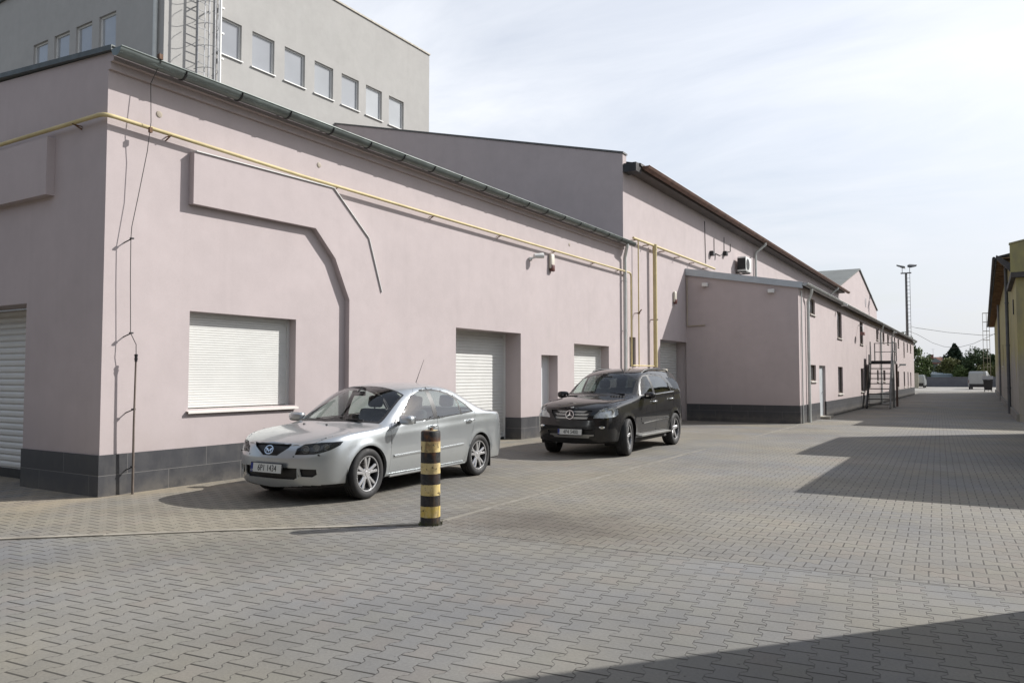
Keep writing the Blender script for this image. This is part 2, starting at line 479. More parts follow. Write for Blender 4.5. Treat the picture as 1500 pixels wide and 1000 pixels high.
def stucco(name, col, stain=.13):
    m, t, b = new_mat(name)
    p = t.geo()
    big = t.noise(p, .55, 5, .6); mid = t.noise(p, 2.6, 5, .62); fine = t.noise(p, 170, 2, .6)
    streak = t.noise(t.mapping(p, scale=(2.2, 2.2, .12)), 1.6, 5, .65)
    f = t.m('MULTIPLY', t.ramp(big, .3, .7, .96, 1.035), t.ramp(mid, .3, .7, .962, 1.035))
    f = t.m('MULTIPLY', f, t.ramp(fine, .3, .7, .955, 1.045))
    cc = t.n('ShaderNodeCombineColor')
    for i in range(3): t.set(cc.inputs[i], f)
    c = t.mix(1.0, (*col, 1), cc.outputs[0], 'MULTIPLY')
    c = t.mix(t.ramp(streak, .53, .8, 0, stain), c, (col[0]*.62, col[1]*.62, col[2]*.62, 1))
    c = t.mix(t.ramp(t.noise(t.mapping(p, loc=(5,8,2)), 1.1, 6, .65), .55, .75, 0, .16), c, (col[0]*1.03, col[1]*1.06, col[2]*1.08, 1))
    # splash dirt low on the wall
    z = t.sep(p)[2]
    lo = t.m('MULTIPLY', t.ramp(z, .5, 1.15, .3, 0), t.ramp(mid, .35, .65))
    c = t.mix(lo, c, (col[0]*.6, col[1]*.58, col[2]*.54, 1))
    t.set(b.inputs['Base Color'], c); b.inputs['Roughness'].default_value = .9; b.inputs['Specular IOR Level'].default_value = .2
    h = t.m('ADD', t.m('MULTIPLY', t.noise(p, 130, 3, .6), .6), t.m('MULTIPLY', t.noise(p, 3.0, 3), 1.6))
    t.set(b.inputs['Normal'], t.bump(h, .22, .012))
    return m

def tile_mat(name, col, u_axis, width=1.22, height=.27, z0=0.0):
    """slate tiles with pale joints, laid half-bonded"""
    m, t, b = new_mat(name)
    p = t.geo(); s = t.sep(p)
    uu = t.m('ADD', s[0], s[1]) if u_axis == 'both' else s[{'x': 0, 'y': 1}[u_axis]]
    cv = t.n('ShaderNodeCombineXYZ'); t.set(cv.inputs[0], uu); t.set(cv.inputs[1], t.m('SUBTRACT', s[2], z0))
    br = t.n('ShaderNodeTexBrick'); br.offset = .5
    t.set(br.inputs['Vector'], cv.outputs[0]); br.inputs['Scale'].default_value = 1
    br.inputs['Brick Width'].default_value = width; br.inputs['Row Height'].default_value = height
    br.inputs['Mortar Size'].default_value = .0045; br.inputs['Mortar Smooth'].default_value = .3; br.inputs['Bias'].default_value = 0
    br.inputs['Color1'].default_value = (*[c*.9 for c in col], 1); br.inputs['Color2'].default_value = (*[c*1.12 for c in col], 1)
    br.inputs['Mortar'].default_value = (.16, .155, .15, 1)
    n = t.noise(p, 3.2, 6, .68); n2 = t.noise(t.mapping(p, scale=(1, 1, .3)), 6, 4, .6)
    c = t.mix(t.ramp(n, .45, .75, 0, .5), br.outputs[0], (.085, .083, .084, 1))
    c = t.mix(t.ramp(n2, .55, .8, 0, .35), c, (.12, .115, .108, 1))
    low = t.m('MULTIPLY', t.ramp(s[2], z0 + .02, z0 + .2, .5, 0), t.ramp(n, .3, .6))
    c = t.mix(low, c, (.15, .135, .115, 1))
    t.set(b.inputs['Base Color'], c); t.set(b.inputs['Roughness'], t.ramp(n, .3, .7, .42, .62))
    h = t.m('ADD', t.m('MULTIPLY', br.outputs['Fac'], -1.0), t.m('MULTIPLY', n2, .4))
    t.set(b.inputs['Normal'], t.bump(h, .35, .006))
    return m

PINK = (.477, .418, .416)
M_PINK = stucco('pink_render', PINK)
M_PINK_ANNEX = stucco('pink_render_annex', (.484, .420, .416))
M_PLINTH = tile_mat('slate_plinth', (.046, .047, .053), 'both')
M_WHITE = mat('white_coated_metal', (.60, .60, .58), .45, var=.05, scale=2, dirt=.12, dirtcol=(.4,.38,.33))
M_WHITE2 = mat('white_plastic', (.68, .68, .66), .4, var=.04, scale=3, dirt=.1, dirtcol=(.5,.48,.44))
M_ZINC = mat('zinc_gutter', (.15, .172, .165), .42, metal=.6, var=.2, scale=2.5, dirt=.3, dirtcol=(.10,.11,.10))
M_DPIPE = mat('painted_downpipe', (.56, .58, .56), .45, metal=0, var=.1, scale=3, dirt=.2, dirtcol=(.35,.33,.3))
M_FASCIA = mat('grey_fascia', (.115, .115, .115), .6, var=.15, scale=3)
M_YELLOW = mat('yellow_gas_paint', (.53, .44, .23), .65, var=.12, scale=3, dirt=.25, dirtcol=(.3,.22,.09))
M_DARK = mat('dark_metal', (.03, .03, .032), .5, metal=.3, var=.2)
M_RUST = mat('rusty_metal', (.16, .09, .055), .8, metal=.2, var=.3, scale=8, dirt=.4, dirtcol=(.07,.04,.03), bump=.2)
M_ROOF = mat('grey_roofing', (.14, .145, .145), .75, var=.2, scale=1.2, dirt=.3)
M_BLACKHOLE = mat('dark_interior', (.02, .02, .022), .9)
M_PANE = mat('window_pane', (.30, .315, .35), .06, var=.1, scale=.5, spec=.9, coat=.6, rvar=.02)
M_PANE_DK = mat('window_pane_dark', (.07, .075, .085), .07, var=.2, scale=.6, spec=.9, coat=.5, rvar=.02)
M_GALV = mat('galvanised_steel', (.26, .265, .275), .6, metal=.2, var=.15, scale=5)
def vary(m, amount):
    t = NT(m.node_tree); b = next(n for n in m.node_tree.nodes if n.type == 'BSDF_PRINCIPLED')
    src = b.inputs['Base Color'].links[0].from_socket
    r = t.n('ShaderNodeObjectInfo').outputs['Random']; cc = t.n('ShaderNodeCombineColor')
    for i in range(3): t.set(cc.inputs[i], t.ramp(r, 0, 1, 1-amount, 1+amount*(1 if i < 2 else .7)))
    t.set(b.inputs['Base Color'], t.mix(1.0, src, cc.outputs[0], 'MULTIPLY'))
vary(M_PANE, .3); vary(M_PANE_DK, .5)  # random tone per pane paints in differing reflections
M_CABLE = mat('black_cable', (.035, .033, .032), .6)

X0 = -9.755; Y0 = 5.70; YE = 22.70; ZW = 5.70       # street face, left face, far end, wall head
# ------------------------------------------------------------------ the pink warehouse (nearest)
def warehouse():
    T = thing('warehouse', 'long low pink warehouse with raised wall bands, white roller shutters and dark slate plinth', 'building', (X0, Y0, 0))
    b = MB()
    # street face, seen as y axis; u = +Y from the corner
    holes = [(6.985-Y0, 9.0-Y0, 1.075, 2.50, .17), (13.56-Y0, 16.31-Y0, -.1, 2.615, .48), (17.35-Y0, 18.245-Y0, -.1, 2.11, .30), (19.22-Y0, 21.57-Y0, -.1, 2.47, .30)]
    wall(b, (X0, Y0, -.1), (0, 1, 0), YE-Y0, -.1, ZW, holes, n=(1, 0, 0))
    # left face: u = -X from the corner
    wall(b, (X0, Y0, -.1), (-1, 0, 0), 13.5, -.1, (ZW+.13, 6.68), [(1.91, 5.6, -.1, 2.60, .42)], n=(0, -1, 0))
    # raised bands
    t = .115
    band = [(6.93, 4.80), (6.93, 4.04), (9.31, 4.075), (9.78, 3.62), (10.14, 2.92), (10.145, .55), (10.95, .55), (10.98, 3.145), (10.62, 4.10), (9.71, 4.845)]
    pts = [V((X0-.02, y, z)) for y, z in band]
    band_lo = [V((X0-.02, y, max(z, .541))) for y, z in band]
    # split in convex-ish prisms so that the band stays one clean solid
    def pr(idx): b.prism([band_lo[i] for i in idx], (t+.02, 0, 0))
    b2 = MB(); vs = [b2.bm.verts.new(p) for p in band_lo]; f = b2.bm.faces.new(vs)
    r = bmesh.ops.extrude_face_region(b2.bm, geom=[f]); 
    bmesh.ops.translate(b2.bm, verts=[g for g in r['geom'] if isinstance(g, bmesh.types.BMVert)], vec=(t+.02, 0, 0))
    bmesh.ops.triangulate(b2.bm, faces=[f for f in b2.bm.faces if len(f.verts) > 4])
    b2.build('relief_band', M_PINK, T)
    b3 = MB(); b3.box((-18, Y0+.02, 4.075), (-11.01, Y0-t, 4.885)); b3.build('relief_band', M_PINK, T)
    b.build('wall', M_PINK, T, normals=False)
    # pale strip along the top edge of the street band
    s = MB()
    strip = [(6.95, 4.80), (9.71, 4.845), (10.62, 4.10), (10.985, 3.13)]
    for (y0, z0), (y1, z1) in zip(strip, strip[1:]):
        d = V((0, y1-y0, z1-z0)).normalized(); nn = V((0, -d.z, d.y))
        a = V((X0-.01, y0, z0)) + nn*.003; c = V((X0-.01, y1, z1)) + nn*.003
        s.prism([a, c, c + nn*.014, a + nn*.014], (t+.035, 0, 0))
    part_label(s.build('flashing_strip', M_WHITE, T), 'pale metal strip along the upper edge of the raised band')
    # plinth (proud of the wall), interrupted at the doors, returning into the deep reveals
    e = .018; zt = .535
    segs = [(Y0-e, 13.564), (16.298, 17.354), (18.233, 19.224), (21.558, YE)]
    for a, c in segs:
        p = MB(); p.box((X0-.05, a, -.15), (X0+e, c, zt)); p.build('plinth', M_PLINTH, T)
    for y, d in ((16.31, .48), (18.245, .30), (21.57, .30)):
        p = MB(); p.box((X0-d, y-.012, -.15), (X0-.051, y+.02, zt-.003)); p.build('plinth', M_PLINTH, T)
    p = MB(); p.box((X0-.03, Y0-e+.001, -.15), (X0-1.91, Y0+.05, zt-.002)); p.build('plinth', M_PLINTH, T)
    p = MB(); p.box((X0-1.91-.012, Y0-e+.001, -.15), (X0-1.911, Y0+.42, zt-.004)); p.build('plinth', M_PLINTH, T)
    # roof sheet, fascia, gutter with brackets
    r = MB()
    r.quad((X0+.16, Y0-.05, ZW+.165), (X0+.16, YE, ZW+.165), (-23, YE, 6.72), (-23, Y0-.05, 6.72))
    r.quad((X0+.16, Y0-.05, ZW+.15), (X0+.16, YE, ZW+.15), (-23, YE, 6.70), (-23, Y0-.05, 6.70))
    r.build('roof', M_ROOF, T)
    fz = MB()
    fz.box((X0-.02, Y0-.004, ZW-.0), (X0+.12, YE, ZW+.14)); fz.box((X0-.02, Y0-.003, ZW-.10), (X0+.05, YE, ZW-.001))
    fz.build('cornice', M_PINK, T)
    vg = MB()
    for x0, x1 in ((X0+.15, -16), (-16, -23)):
        za = ZW+.15 + (x0-(X0+.16))*(-.0762); zb_ = ZW+.15 + (x1-(X0+.16))*(-.0762)
        vg.prism([(x0, Y0-.06, za-.035), (x1, Y0-.06, zb_-.035), (x1, Y0-.06, zb_+.035), (x0, Y0-.06, za+.035)], (0, .055, 0))
    vg.build('verge_board', mat('verge_metal', (.085, .095, .092), .5, metal=.4, var=.2), T)
    g = MB(); gx, gz_, gr = X0+.27, ZW+.115, .105
    
    n = 12
    prof = [(gx + gr*cos(pi + pi*i/n), gz_ + gr*sin(pi + pi*i/n)) for i in range(n+1)]
    inner = [(gx + (gr-.008)*cos(2*pi - pi*i/n), gz_ + (gr-.008)*sin(2*pi - pi*i/n)) for i in range(n+1)]
    loop = prof + inner
    g.prism([(x, Y0-.06, z) for x, z in loop], (0, YE+.22-(Y0-.06), 0))
    g.prism([(x, Y0-.064, z) for x, z in prof], (0, .004, 0)); g.prism([(x, YE+.1, z) for x, z in prof], (0, .004, 0))
    g.tube([(gx+gr, Y0-.06, gz_+.004), (gx+gr, YE+.22, gz_+.004)], .011, 8)
    go = g.build('gutter', M_ZINC, T, smooth=40)
    yy = Y0 + .9
    while yy < YE:
        k = MB(); rr = gr + .006
        for i in range(8):
            a0, a1 = pi*.98 + pi*1.0*i/8, pi*.98 + pi*1.0*(i+1)/8
            k.bar((gx+rr*cos(a0), yy, gz_+rr*sin(a0)), (gx+rr*cos(a1), yy, gz_+rr*sin(a1)), .03, .008)
        k.bar((gx+gr+.005, yy, gz_+.012), (gx-.12, yy, gz_+.02), .028, .007)
        k.build('bracket', M_DARK, go); yy += .95
    # downpipe with swan neck at the far corner
    d = MB(); py = 22.42; px_ = X0+.10; r_ = .052
    d.tube([(gx, py, gz_-.09), (gx, py, gz_-.16), (gx-.04, py+.03, gz_-.24), (px_+.03, py+.17, gz_-.40), (px_, py+.2, gz_-.5), (px_, py+.2, 2.6), (px_, py+.2, -.02)], r_, 14)
    for z in (4.6, 3.0, 1.2): d.lathe([(r_+.008, z-.02), (r_+.008, z+.02)], (px_, py+.2, 0), n=14); d.bar((px_, py+.2, z), (X0, py+.2, z), .02)
    d.build('downpipe', M_DPIPE, T, smooth=50)
    # the shuttered window
    w = thing_part = MB()
    xw = X0-.165
    slat_panel(w, (xw-.012, 7.03, 1.09), (0, 1, 0), (1, 0, 0), 8.955-7.03, 1.09, 2.46, .037, .0035)
    wn = w.build('window_shutter', mat('shutter_plastic', (.62, .62, .595), .45, var=.04, scale=2, dirt=.12, dirtcol=(.45,.42,.36)), T)
    fr = MB()
    fr.box((xw-.03, 6.985, 1.075), (xw+.012, 7.035, 2.50)); fr.box((xw-.03, 8.95, 1.075), (xw+.012, 9.0, 2.50)); fr.box((xw-.03, 7.036, 2.44), (xw+.010, 8.949, 2.50))
    fr.build('guide_frame', M_WHITE, wn)
    si = MB(); si.prism([(xw-.02, 6.955, 1.078), (X0+.055, 6.955, 1.052), (X0+.055, 6.955, 1.02), (X0+.05, 6.955, 1.02), (X0+.05, 6.955, 1.045), (xw-.02, 6.955, 1.06)], (0, 2.075, 0))
    si.build('sill', mat('pale_sill', (.74, .70, .66), .5, var=.05, dirt=.15, dirtcol=(.45,.4,.36)), wn)
    # roller door 1
    def roller(y0, y1, zt, dep, pitch, fx=0.0):
        x = X0 - dep + .004
        m = MB(); slat_panel(m, (x, y0+.045, 0), (0, 1, 0), (1, 0, 0), y1-y0-.09, .03, zt-.02, pitch, .006)
        o = m.build('roller_door', M_WHITE, T)
        k = MB(); k.box((x-.03, y0, -.1), (x+.03, y0+.05, zt)); k.box((x-.03, y1-.05, -.1), (x+.03, y1, zt)); k.box((x-.03, y0+.051, zt-.03), (x+.02, y1-.051, zt))
        k.build('guide_rail', M_WHITE2, o)
        k = MB(); k.box((x-.02, y0+.051, .0), (x+.022, y1-.051, .045)); k.build('rubber_seal', M_DARK, o)
        return o
    roller(13.56, 16.31, 2.615, .48, .076)
    roller(19.22, 21.57, 2.47, .30, .076)
    # side roller door (left face)
    m = MB(); yb = Y0+.42-.004
    slat_panel(m, (-15.3, yb, 0), (1, 0, 0), (0, -1, 0), -11.71+15.3, .14, 2.58, .098, .012)
    o = m.build('roller_door', M_WHITE, T)
    k = MB(); k.box((-11.715, yb-.03, -.1), (-11.666, yb+.03, 2.6)); k.build('guide_rail', M_WHITE2, o)
    k = MB(); k.box((-15.3, yb-.02, -.1), (-11.716, yb+.02, .135)); k.build('threshold', M_DARK, o)
    # narrow door
    x = X0-.30; m = MB()
    m.box((x-.03, 17.39, .03), (x+.012, 18.205, 2.07)); 
    do = m.build('door', mat('door_leaf', (.66, .675, .69), .45, var=.05), T)
    k = MB(); k.box((x-.03, 17.35, -.05), (x+.03, 17.388, 2.11)); k.box((x-.03, 18.207, -.05), (x+.03, 18.245, 2.11)); k.box((x-.03, 17.389, 2.072), (x+.028, 18.206, 2.11))
    k.build('door_frame', M_WHITE2, do)
    k = MB(); k.box((x+.012, 17.47, .98), (x+.02, 17.51, 1.16)); k.bar((x+.02, 17.49, 1.08), (x+.06, 17.49, 1.08), .018); k.bar((x+.06, 17.485, 1.08), (x+.06, 17.61, 1.08), .018)
    k.build('handle', M_GALV, do)
    # round vent caps under the eaves
    for y in (6.44, 9.475, 18.95):
        v = MB(); v.lathe([(.001, .012), (.03, .014), (.045, .008), (.047, -.002)], (X0, y, 5.22), 'x', 16); v.build('vent_cap', mat('beige_cap', (.36, .31, .25), .7), T, smooth=50)
warehouse()

# ------------------------------------------------------------------ gas pipe, wires and wall fittings
def gas_pipe():
    T = thing('gas_pipe', 'yellow gas pipe running along both faces of the nearest pink warehouse under its eaves', 'pipe', (X0+.15, Y0, 4.9))
    r = .028; xo = X0+.105; yo = Y0-.105
    b = MB()
    b.tube([(-20, yo, 5.02), (xo-.12, yo, 4.965), (xo-.05, yo+.015, 4.963), (xo-.012, yo+.055, 4.961), (xo, yo+.13, 4.96), (xo, 9, 4.905), (xo, 13, 4.895), (xo, 22.2, 4.89), (xo, 22.95, 4.89), (xo, 23.06, 4.86), (xo, 23.1, 4.78), (xo, 23.1, 1.86)], r, 12)
    b.build('pipe', M_YELLOW, T, smooth=60)
    for y in (6.55, 9.8, 12.6, 15.2, 17.9, 20.3, 22.1):
        zq = 4.925 if y < 8 else 4.865
        k = MB(); k.bar((X0, y, zq-.05), (xo, y, zq), .014); k.bar((X0, y, zq), (xo+.03, y, zq), .012); k.build('bracket', M_RUST, T)
    for x in (-10.35, -12.6):
        k = MB(); k.bar((x, Y0, 4.90), (x, yo, 4.94), .016); k.bar((x, Y0, 4.94), (x, yo-.03, 4.94), .012); k.build('bracket', M_RUST, T)
gas_pipe()

def gas_riser():
    T = thing('gas_pipe', 'yellow gas pipes on the tall hall wall, dropping to the flat topped cabinet', 'pipe', (X0+.15, 23.5, 1.8))
    xo = X0+.15
    b = MB(); b.tube([(xo, 23.2, 6.05), (xo, 32.1, 6.10)], .042, 12); b.build('pipe', M_YELLOW, T, smooth=60)
    b = MB(); b.tube([(xo, 23.62, 6.05), (xo, 23.62, 1.86)], .022, 10); b.build('pipe', M_YELLOW, T, smooth=60)
    b = MB(); b.tube([(xo+.02, 25.06, 6.06), (xo+.02, 25.06, 1.86)], .07, 14); b.lathe([(.08, 5.9), (.08, 6.10), (.03, 6.12)], (xo+.02, 25.06, 0), n=14); b.build('pipe', M_YELLOW, T, smooth=60)
    b = MB(); b.tube([(xo, 23.1, 1.9), (xo, 25.06, 1.9)], .022, 10); b.build('pipe', M_YELLOW, T, smooth=60)
    for y in (23.25, 24.4, 25.9, 27.5, 29.2, 30.9):
        k = MB(); k.bar((X0, y, 5.98), (xo+.06, y, 5.98), .03); k.build('bracket', M_RUST, T)
    k = MB(); k.bar((X0, 23.6, 3.62), (xo+.03, 23.6, 3.62), .025); k.lathe([(.05, -.02), (.05, .02)], (xo, 23.62, 3.62), n=10); k.bar((xo, 23.62, 3.62), (xo+.1, 23.62, 3.74), .03); k.build('valve', M_RUST, T)
    k = MB(); k.bar((X0, 25.06, 3.5), (xo+.12, 25.06, 3.5), .03); k.build('bracket', M_RUST, T)
gas_riser()

def conductor():
    T = thing('lightning_conductor', 'thin lightning conductor wire down the warehouse wall, sheathed near the ground', 'wire', (X0, 6.2, 0))
    xo = X0+.11
    b = MB(); b.tube([(X0+.36, 6.19, 5.93), (X0+.385, 6.2, 5.8), (xo+.05, 6.2, 5.55), (xo+.09, 6.19, 5.0), (xo+.05, 6.17, 4.6), (xo, 6.09, 4.0), (xo-.01, 6.01, 3.55), (xo, 5.995, 3.39), (xo, 6.0, 2.9), (xo, 6.02, 2.13), (xo+.05, 6.07, 1.98), (xo+.04, 6.08, 1.84)], .0052, 7)
    b.build('wire', M_CABLE, T, smooth=80)
    b = MB(); b.tube([(xo+.04, 6.08, 1.84), (xo+.03, 6.075, .9), (xo+.02, 6.085, .0)], [.012, .014, .017], 8)
    b.build('sheath', mat('rusty_sheath', (.17, .14, .12), .7, metal=.3, var=.25), T, smooth=60)
    for y, z in ((6.0, 3.39), (6.02, 2.13), (6.075, 1.12), (6.08, .36)):
        k = MB(); k.bar((X0, y-.03, z-.05), (xo+.03, y, z), .012); k.box((xo-.005, y-.02, z-.010), (xo+.035, y+.02, z+.010)); k.build('clamp', M_DARK, T)
    k = MB(); k.lathe([(.018, -.05), (.02, .05)], (xo+.04, 6.08, 1.8), n=8); k.lathe([(.024, .0), (.024, .012)], (xo+.04, 6.08, 1.78), n=8); k.lathe([(.024, .0), (.024, .012)], (xo+.04, 6.08, 1.83), n=8); k.build('connector', M_DARK, T)
    k = MB(); k.box((xo+.06, 6.17, 4.86), (xo+.1, 6.21, 4.93)); k.build('clamp', M_RUST, T); k = MB(); k.box((X0+.345, 6.165, 5.83), (X0+.40, 6.215, 5.90)); k.build('clamp', M_RUST, T)
conductor()

def floodlight():
    T = thing('wall_lamp', 'white tilted floodlight on the warehouse wall beside the alarm sounder', 'lamp', (X0, 17.0, 4.6))
    b = MB(); b.lathe([(.06, 0), (.06, .03), (.03, .05)], (X0, 16.76, 4.53), "x", 12); b.bar((X0+.03, 16.76, 4.53), (X0+.15, 16.82, 4.58), .04); b.build('mount', M_WHITE2, T, smooth=50)
    b = MB(); b.lathe([(.02, -.14), (.07, -.12), (.08, 0), (.09, .16), (.085, .2), (.07, .19)], (0, 0, 0), 'y', 14)
    b.xform(Matrix.Translation((X0+.17, 16.86, 4.61)) @ Matrix.Rotation(radians(-35), 4, 'Z') @ Matrix.Rotation(radians(6), 4, 'X') @ Matrix.Scale(.8, 4)); b.build('housing', M_WHITE2, T, smooth=50)
floodlight()

def sounder(name, label, y, z, x0=None):
    x0 = X0 if x0 is None else x0
    T = thing(name, label, 'alarm', (x0, y, z))
    b = MB(); b.box((x0, y-.1, z-.2), (x0+.09, y+.1, z+.2), bev=.035); b.build('case', mat('ivory_plastic', (.62, .58, .50), .5, var=.05), T, smooth=50)
    b = MB(); b.box((x0+.02, y-.085, z-.27), (x0+.11, y+.085, z-.08), bev=.03); b.build('beacon', mat('dark_red_lens', (.10, .035, .03), .3), T, smooth=50)
sounder('alarm_sounder', 'ivory alarm sounder with dark lens on the warehouse wall right of the floodlight', 17.84, 4.60)
sounder('alarm_sounder', 'ivory alarm sounder with dark lens on the tall hall wall above its roller door', 27.42, 4.50)

# ------------------------------------------------------------------ grey office block behind
TX, TYc, TYe, TZ = -22.5, 14.96, 29.0, 17.06
M_GREY = stucco('grey_render', (.395, .387, .372), .12)
def window_unit(T, c, u, n, w, h, dep=.12, pane=None, sill=True, fw=.06, frame=None, silln=None):
    """framed window whose outer opening is centred at c on the wall plane"""
    c = V(c); u = V(u); n = V(n); z = V((0, 0, 1)); pane = pane or M_PANE; frame = frame or M_WHITE2
    b = MB(); p = c - n*dep
    def bx(u0, u1, z0, z1, d0, d1):
        q = [p + u*a + n*d + z*e for d in (d0, d1) for a, e in ((u0, z0), (u1, z0), (u1, z1), (u0, z1))]
        vs = [b.bm.verts.new(k) for k in q]
        for f in ((3,2,1,0),(4,5,6,7),(0,1,5,4),(1,2,6,5),(2,3,7,6),(3,0,4,7)): b.bm.faces.new([vs[i] for i in f])
    hw, hh = w/2, h/2
    bx(-hw, -hw+fw, -hh, hh, -.02, .04); bx(hw-fw, hw, -hh, hh, -.02, .04); bx(-hw+fw, hw-fw, hh-fw, hh, -.02, .037); bx(-hw+fw, hw-fw, -hh, -hh+fw, -.02, .037)
    o = b.build('window', frame, T)
    g = MB(); g.quad(p+u*(-hw+fw)-z*(hh-fw)+n*.008, p+u*(hw-fw)-z*(hh-fw)+n*.008, p+u*(hw-fw)+z*(hh-fw)+n*.008, p+u*(-hw+fw)+z*(hh-fw)+n*.008)
    g.build('pane', pane, o)
    if sill:
        s = MB(); a = c - z*(hh) 
        q = [a - u*(hw+.05) - n*(dep-.03) + z*.012, a - u*(hw+.05) + n*.06 - z*.012, a - u*(hw+.05) + n*.06 - z*.05, a - u*(hw+.05) + n*.003 - z*.05, a - u*(hw+.05) + n*.003 - z*.02, a - u*(hw+.05) - n*(dep-.03) - z*.008]
        s.prism(q, u*(w+.1)); s.build('sill', silln or M_WHITE2, o)
    return o

def office_block():
    T = thing('office_block', 'tall grey flat-roofed block with square windows rising behind the pink warehouse', 'building', (TX, TYc, 0))
    b = MB(); ww, wh = 1.03, 1.31; zc = 13.515
    ys = [16.99, 18.49, 20.02, 21.56, 23.08, 24.56, 26.07]
    wall(b, (TX, TYc, 0), (0, 1, 0), TYe-TYc, 0, TZ, [(y-TYc, y-TYc+ww, zc-wh/2, zc+wh/2, .13) for y in ys], n=(1, 0, 0))
    xs = [-25.22, -26.69, -28.14, -29.62]
    wall(b, (TX, TYc, 0), (-1, 0, 0), 18, 0, (TZ-.25, TZ-.75), [(-(x)+TX, -(x)+TX+ww, zc-wh/2, zc+wh/2, .13) for x in xs], n=(0, -1, 0))
    wall(b, (TX, TYe, 0), (-1, 0, 0), 18, 0, TZ, n=(0, 1, 0))
    b.build('wall', M_GREY, T, normals=False)
    for y in ys: window_unit(T, (TX, y+ww/2, zc), (0, 1, 0), (1, 0, 0), ww, wh)
    for x in xs: window_unit(T, (x-ww/2, TYc, zc), (1, 0, 0), (0, -1, 0), ww, wh)
    c = MB(); c.box((TX-.25, TYc-.03, TZ+.002), (TX+.05, TYe+.03, TZ+.07)); c.box((-40.5, TYe-.2, TZ+.002), (TX-.26, TYe+.05, TZ+.07)); c.build('coping', mat('stone_coping', (.42, .39, .33), .7), T)
    r = MB(); r.quad((TX-.2, TYc, TZ-.3), (TX-.2, TYe-.1, TZ-.3), (-40.5, TYe-.1, TZ-.3), (-40.5, TYc, TZ-.3)); r.build('roof', M_ROOF, T)
    e = MB()
    zz = lambda x: TZ-.25 + (x-TX)/18*.5
    e.prism([(TX+.02, TYc-.12, zz(TX)+.0), (-40.5, TYc-.12, zz(-40.5)), (-40.5, TYc-.12, zz(-40.5)+.16), (TX+.02, TYc-.12, zz(TX)+.16)], (0, .3, 0)); e.build('verge_board', M_ZINC, T)
    # corner downpipe on the shaded face, and a white one on the sunny face
    d = MB(); d.tube([(TX-.33, TYc-.1, TZ-.3), (TX-.33, TYc-.1, 6)], .07, 10); d.build('downpipe', M_DPIPE, T, smooth=60)
    d = MB(); d.tube([(TX+.11, 17.02, TZ-.1), (TX+.11, 17.02, 6)], .055, 10)
    for z in (10.5, 11.7, 12.6, 13.5, 14.4, 15.4): d.bar((TX, 17.02, z), (TX+.11, 17.02, z), .03); d.box((TX+.04, 17.06, z-.03), (TX+.16, 17.16, z+.03))
    d.build('downpipe', M_WHITE2, T, smooth=60)
    # caged roof ladder
    l = MB()
    for y in (16.02, 16.48): l.bar((TX+.25, y, 8), (TX+.25, y, TZ+1.0), .035, .05)
    z = 8.2
    while z < TZ: l.bar((TX+.25, 16.02, z), (TX+.25, 16.48, z), .022); z += .3
    for z in (11, 14, 16.5):
        for y in (16.02, 16.48): l.bar((TX, y, z), (TX+.25, y, z), .03)
    lo = l.build('ladder', M_GALV, T)
    k = MB()
    for z in [10.3 + .75*i for i in range(10)]:
        pts = [(TX+.25 + .0, 15.9, z)] + [(TX+.25+.62*sin(a), 16.25-.38*cos(a), z) for a in [pi*i/8 for i in range(1, 8)]] + [(TX+.25, 16.6, z)]
        k.tube(pts, .010, 6)
    for a in (.25*pi, .5*pi, .75*pi): k.bar((TX+.25+.63*sin(a), 16.25-.38*cos(a), 10.3), (TX+.25+.63*sin(a), 16.25-.38*cos(a), TZ+.9), .012, .04)
    k.build('cage', M_GALV, lo)
office_block()

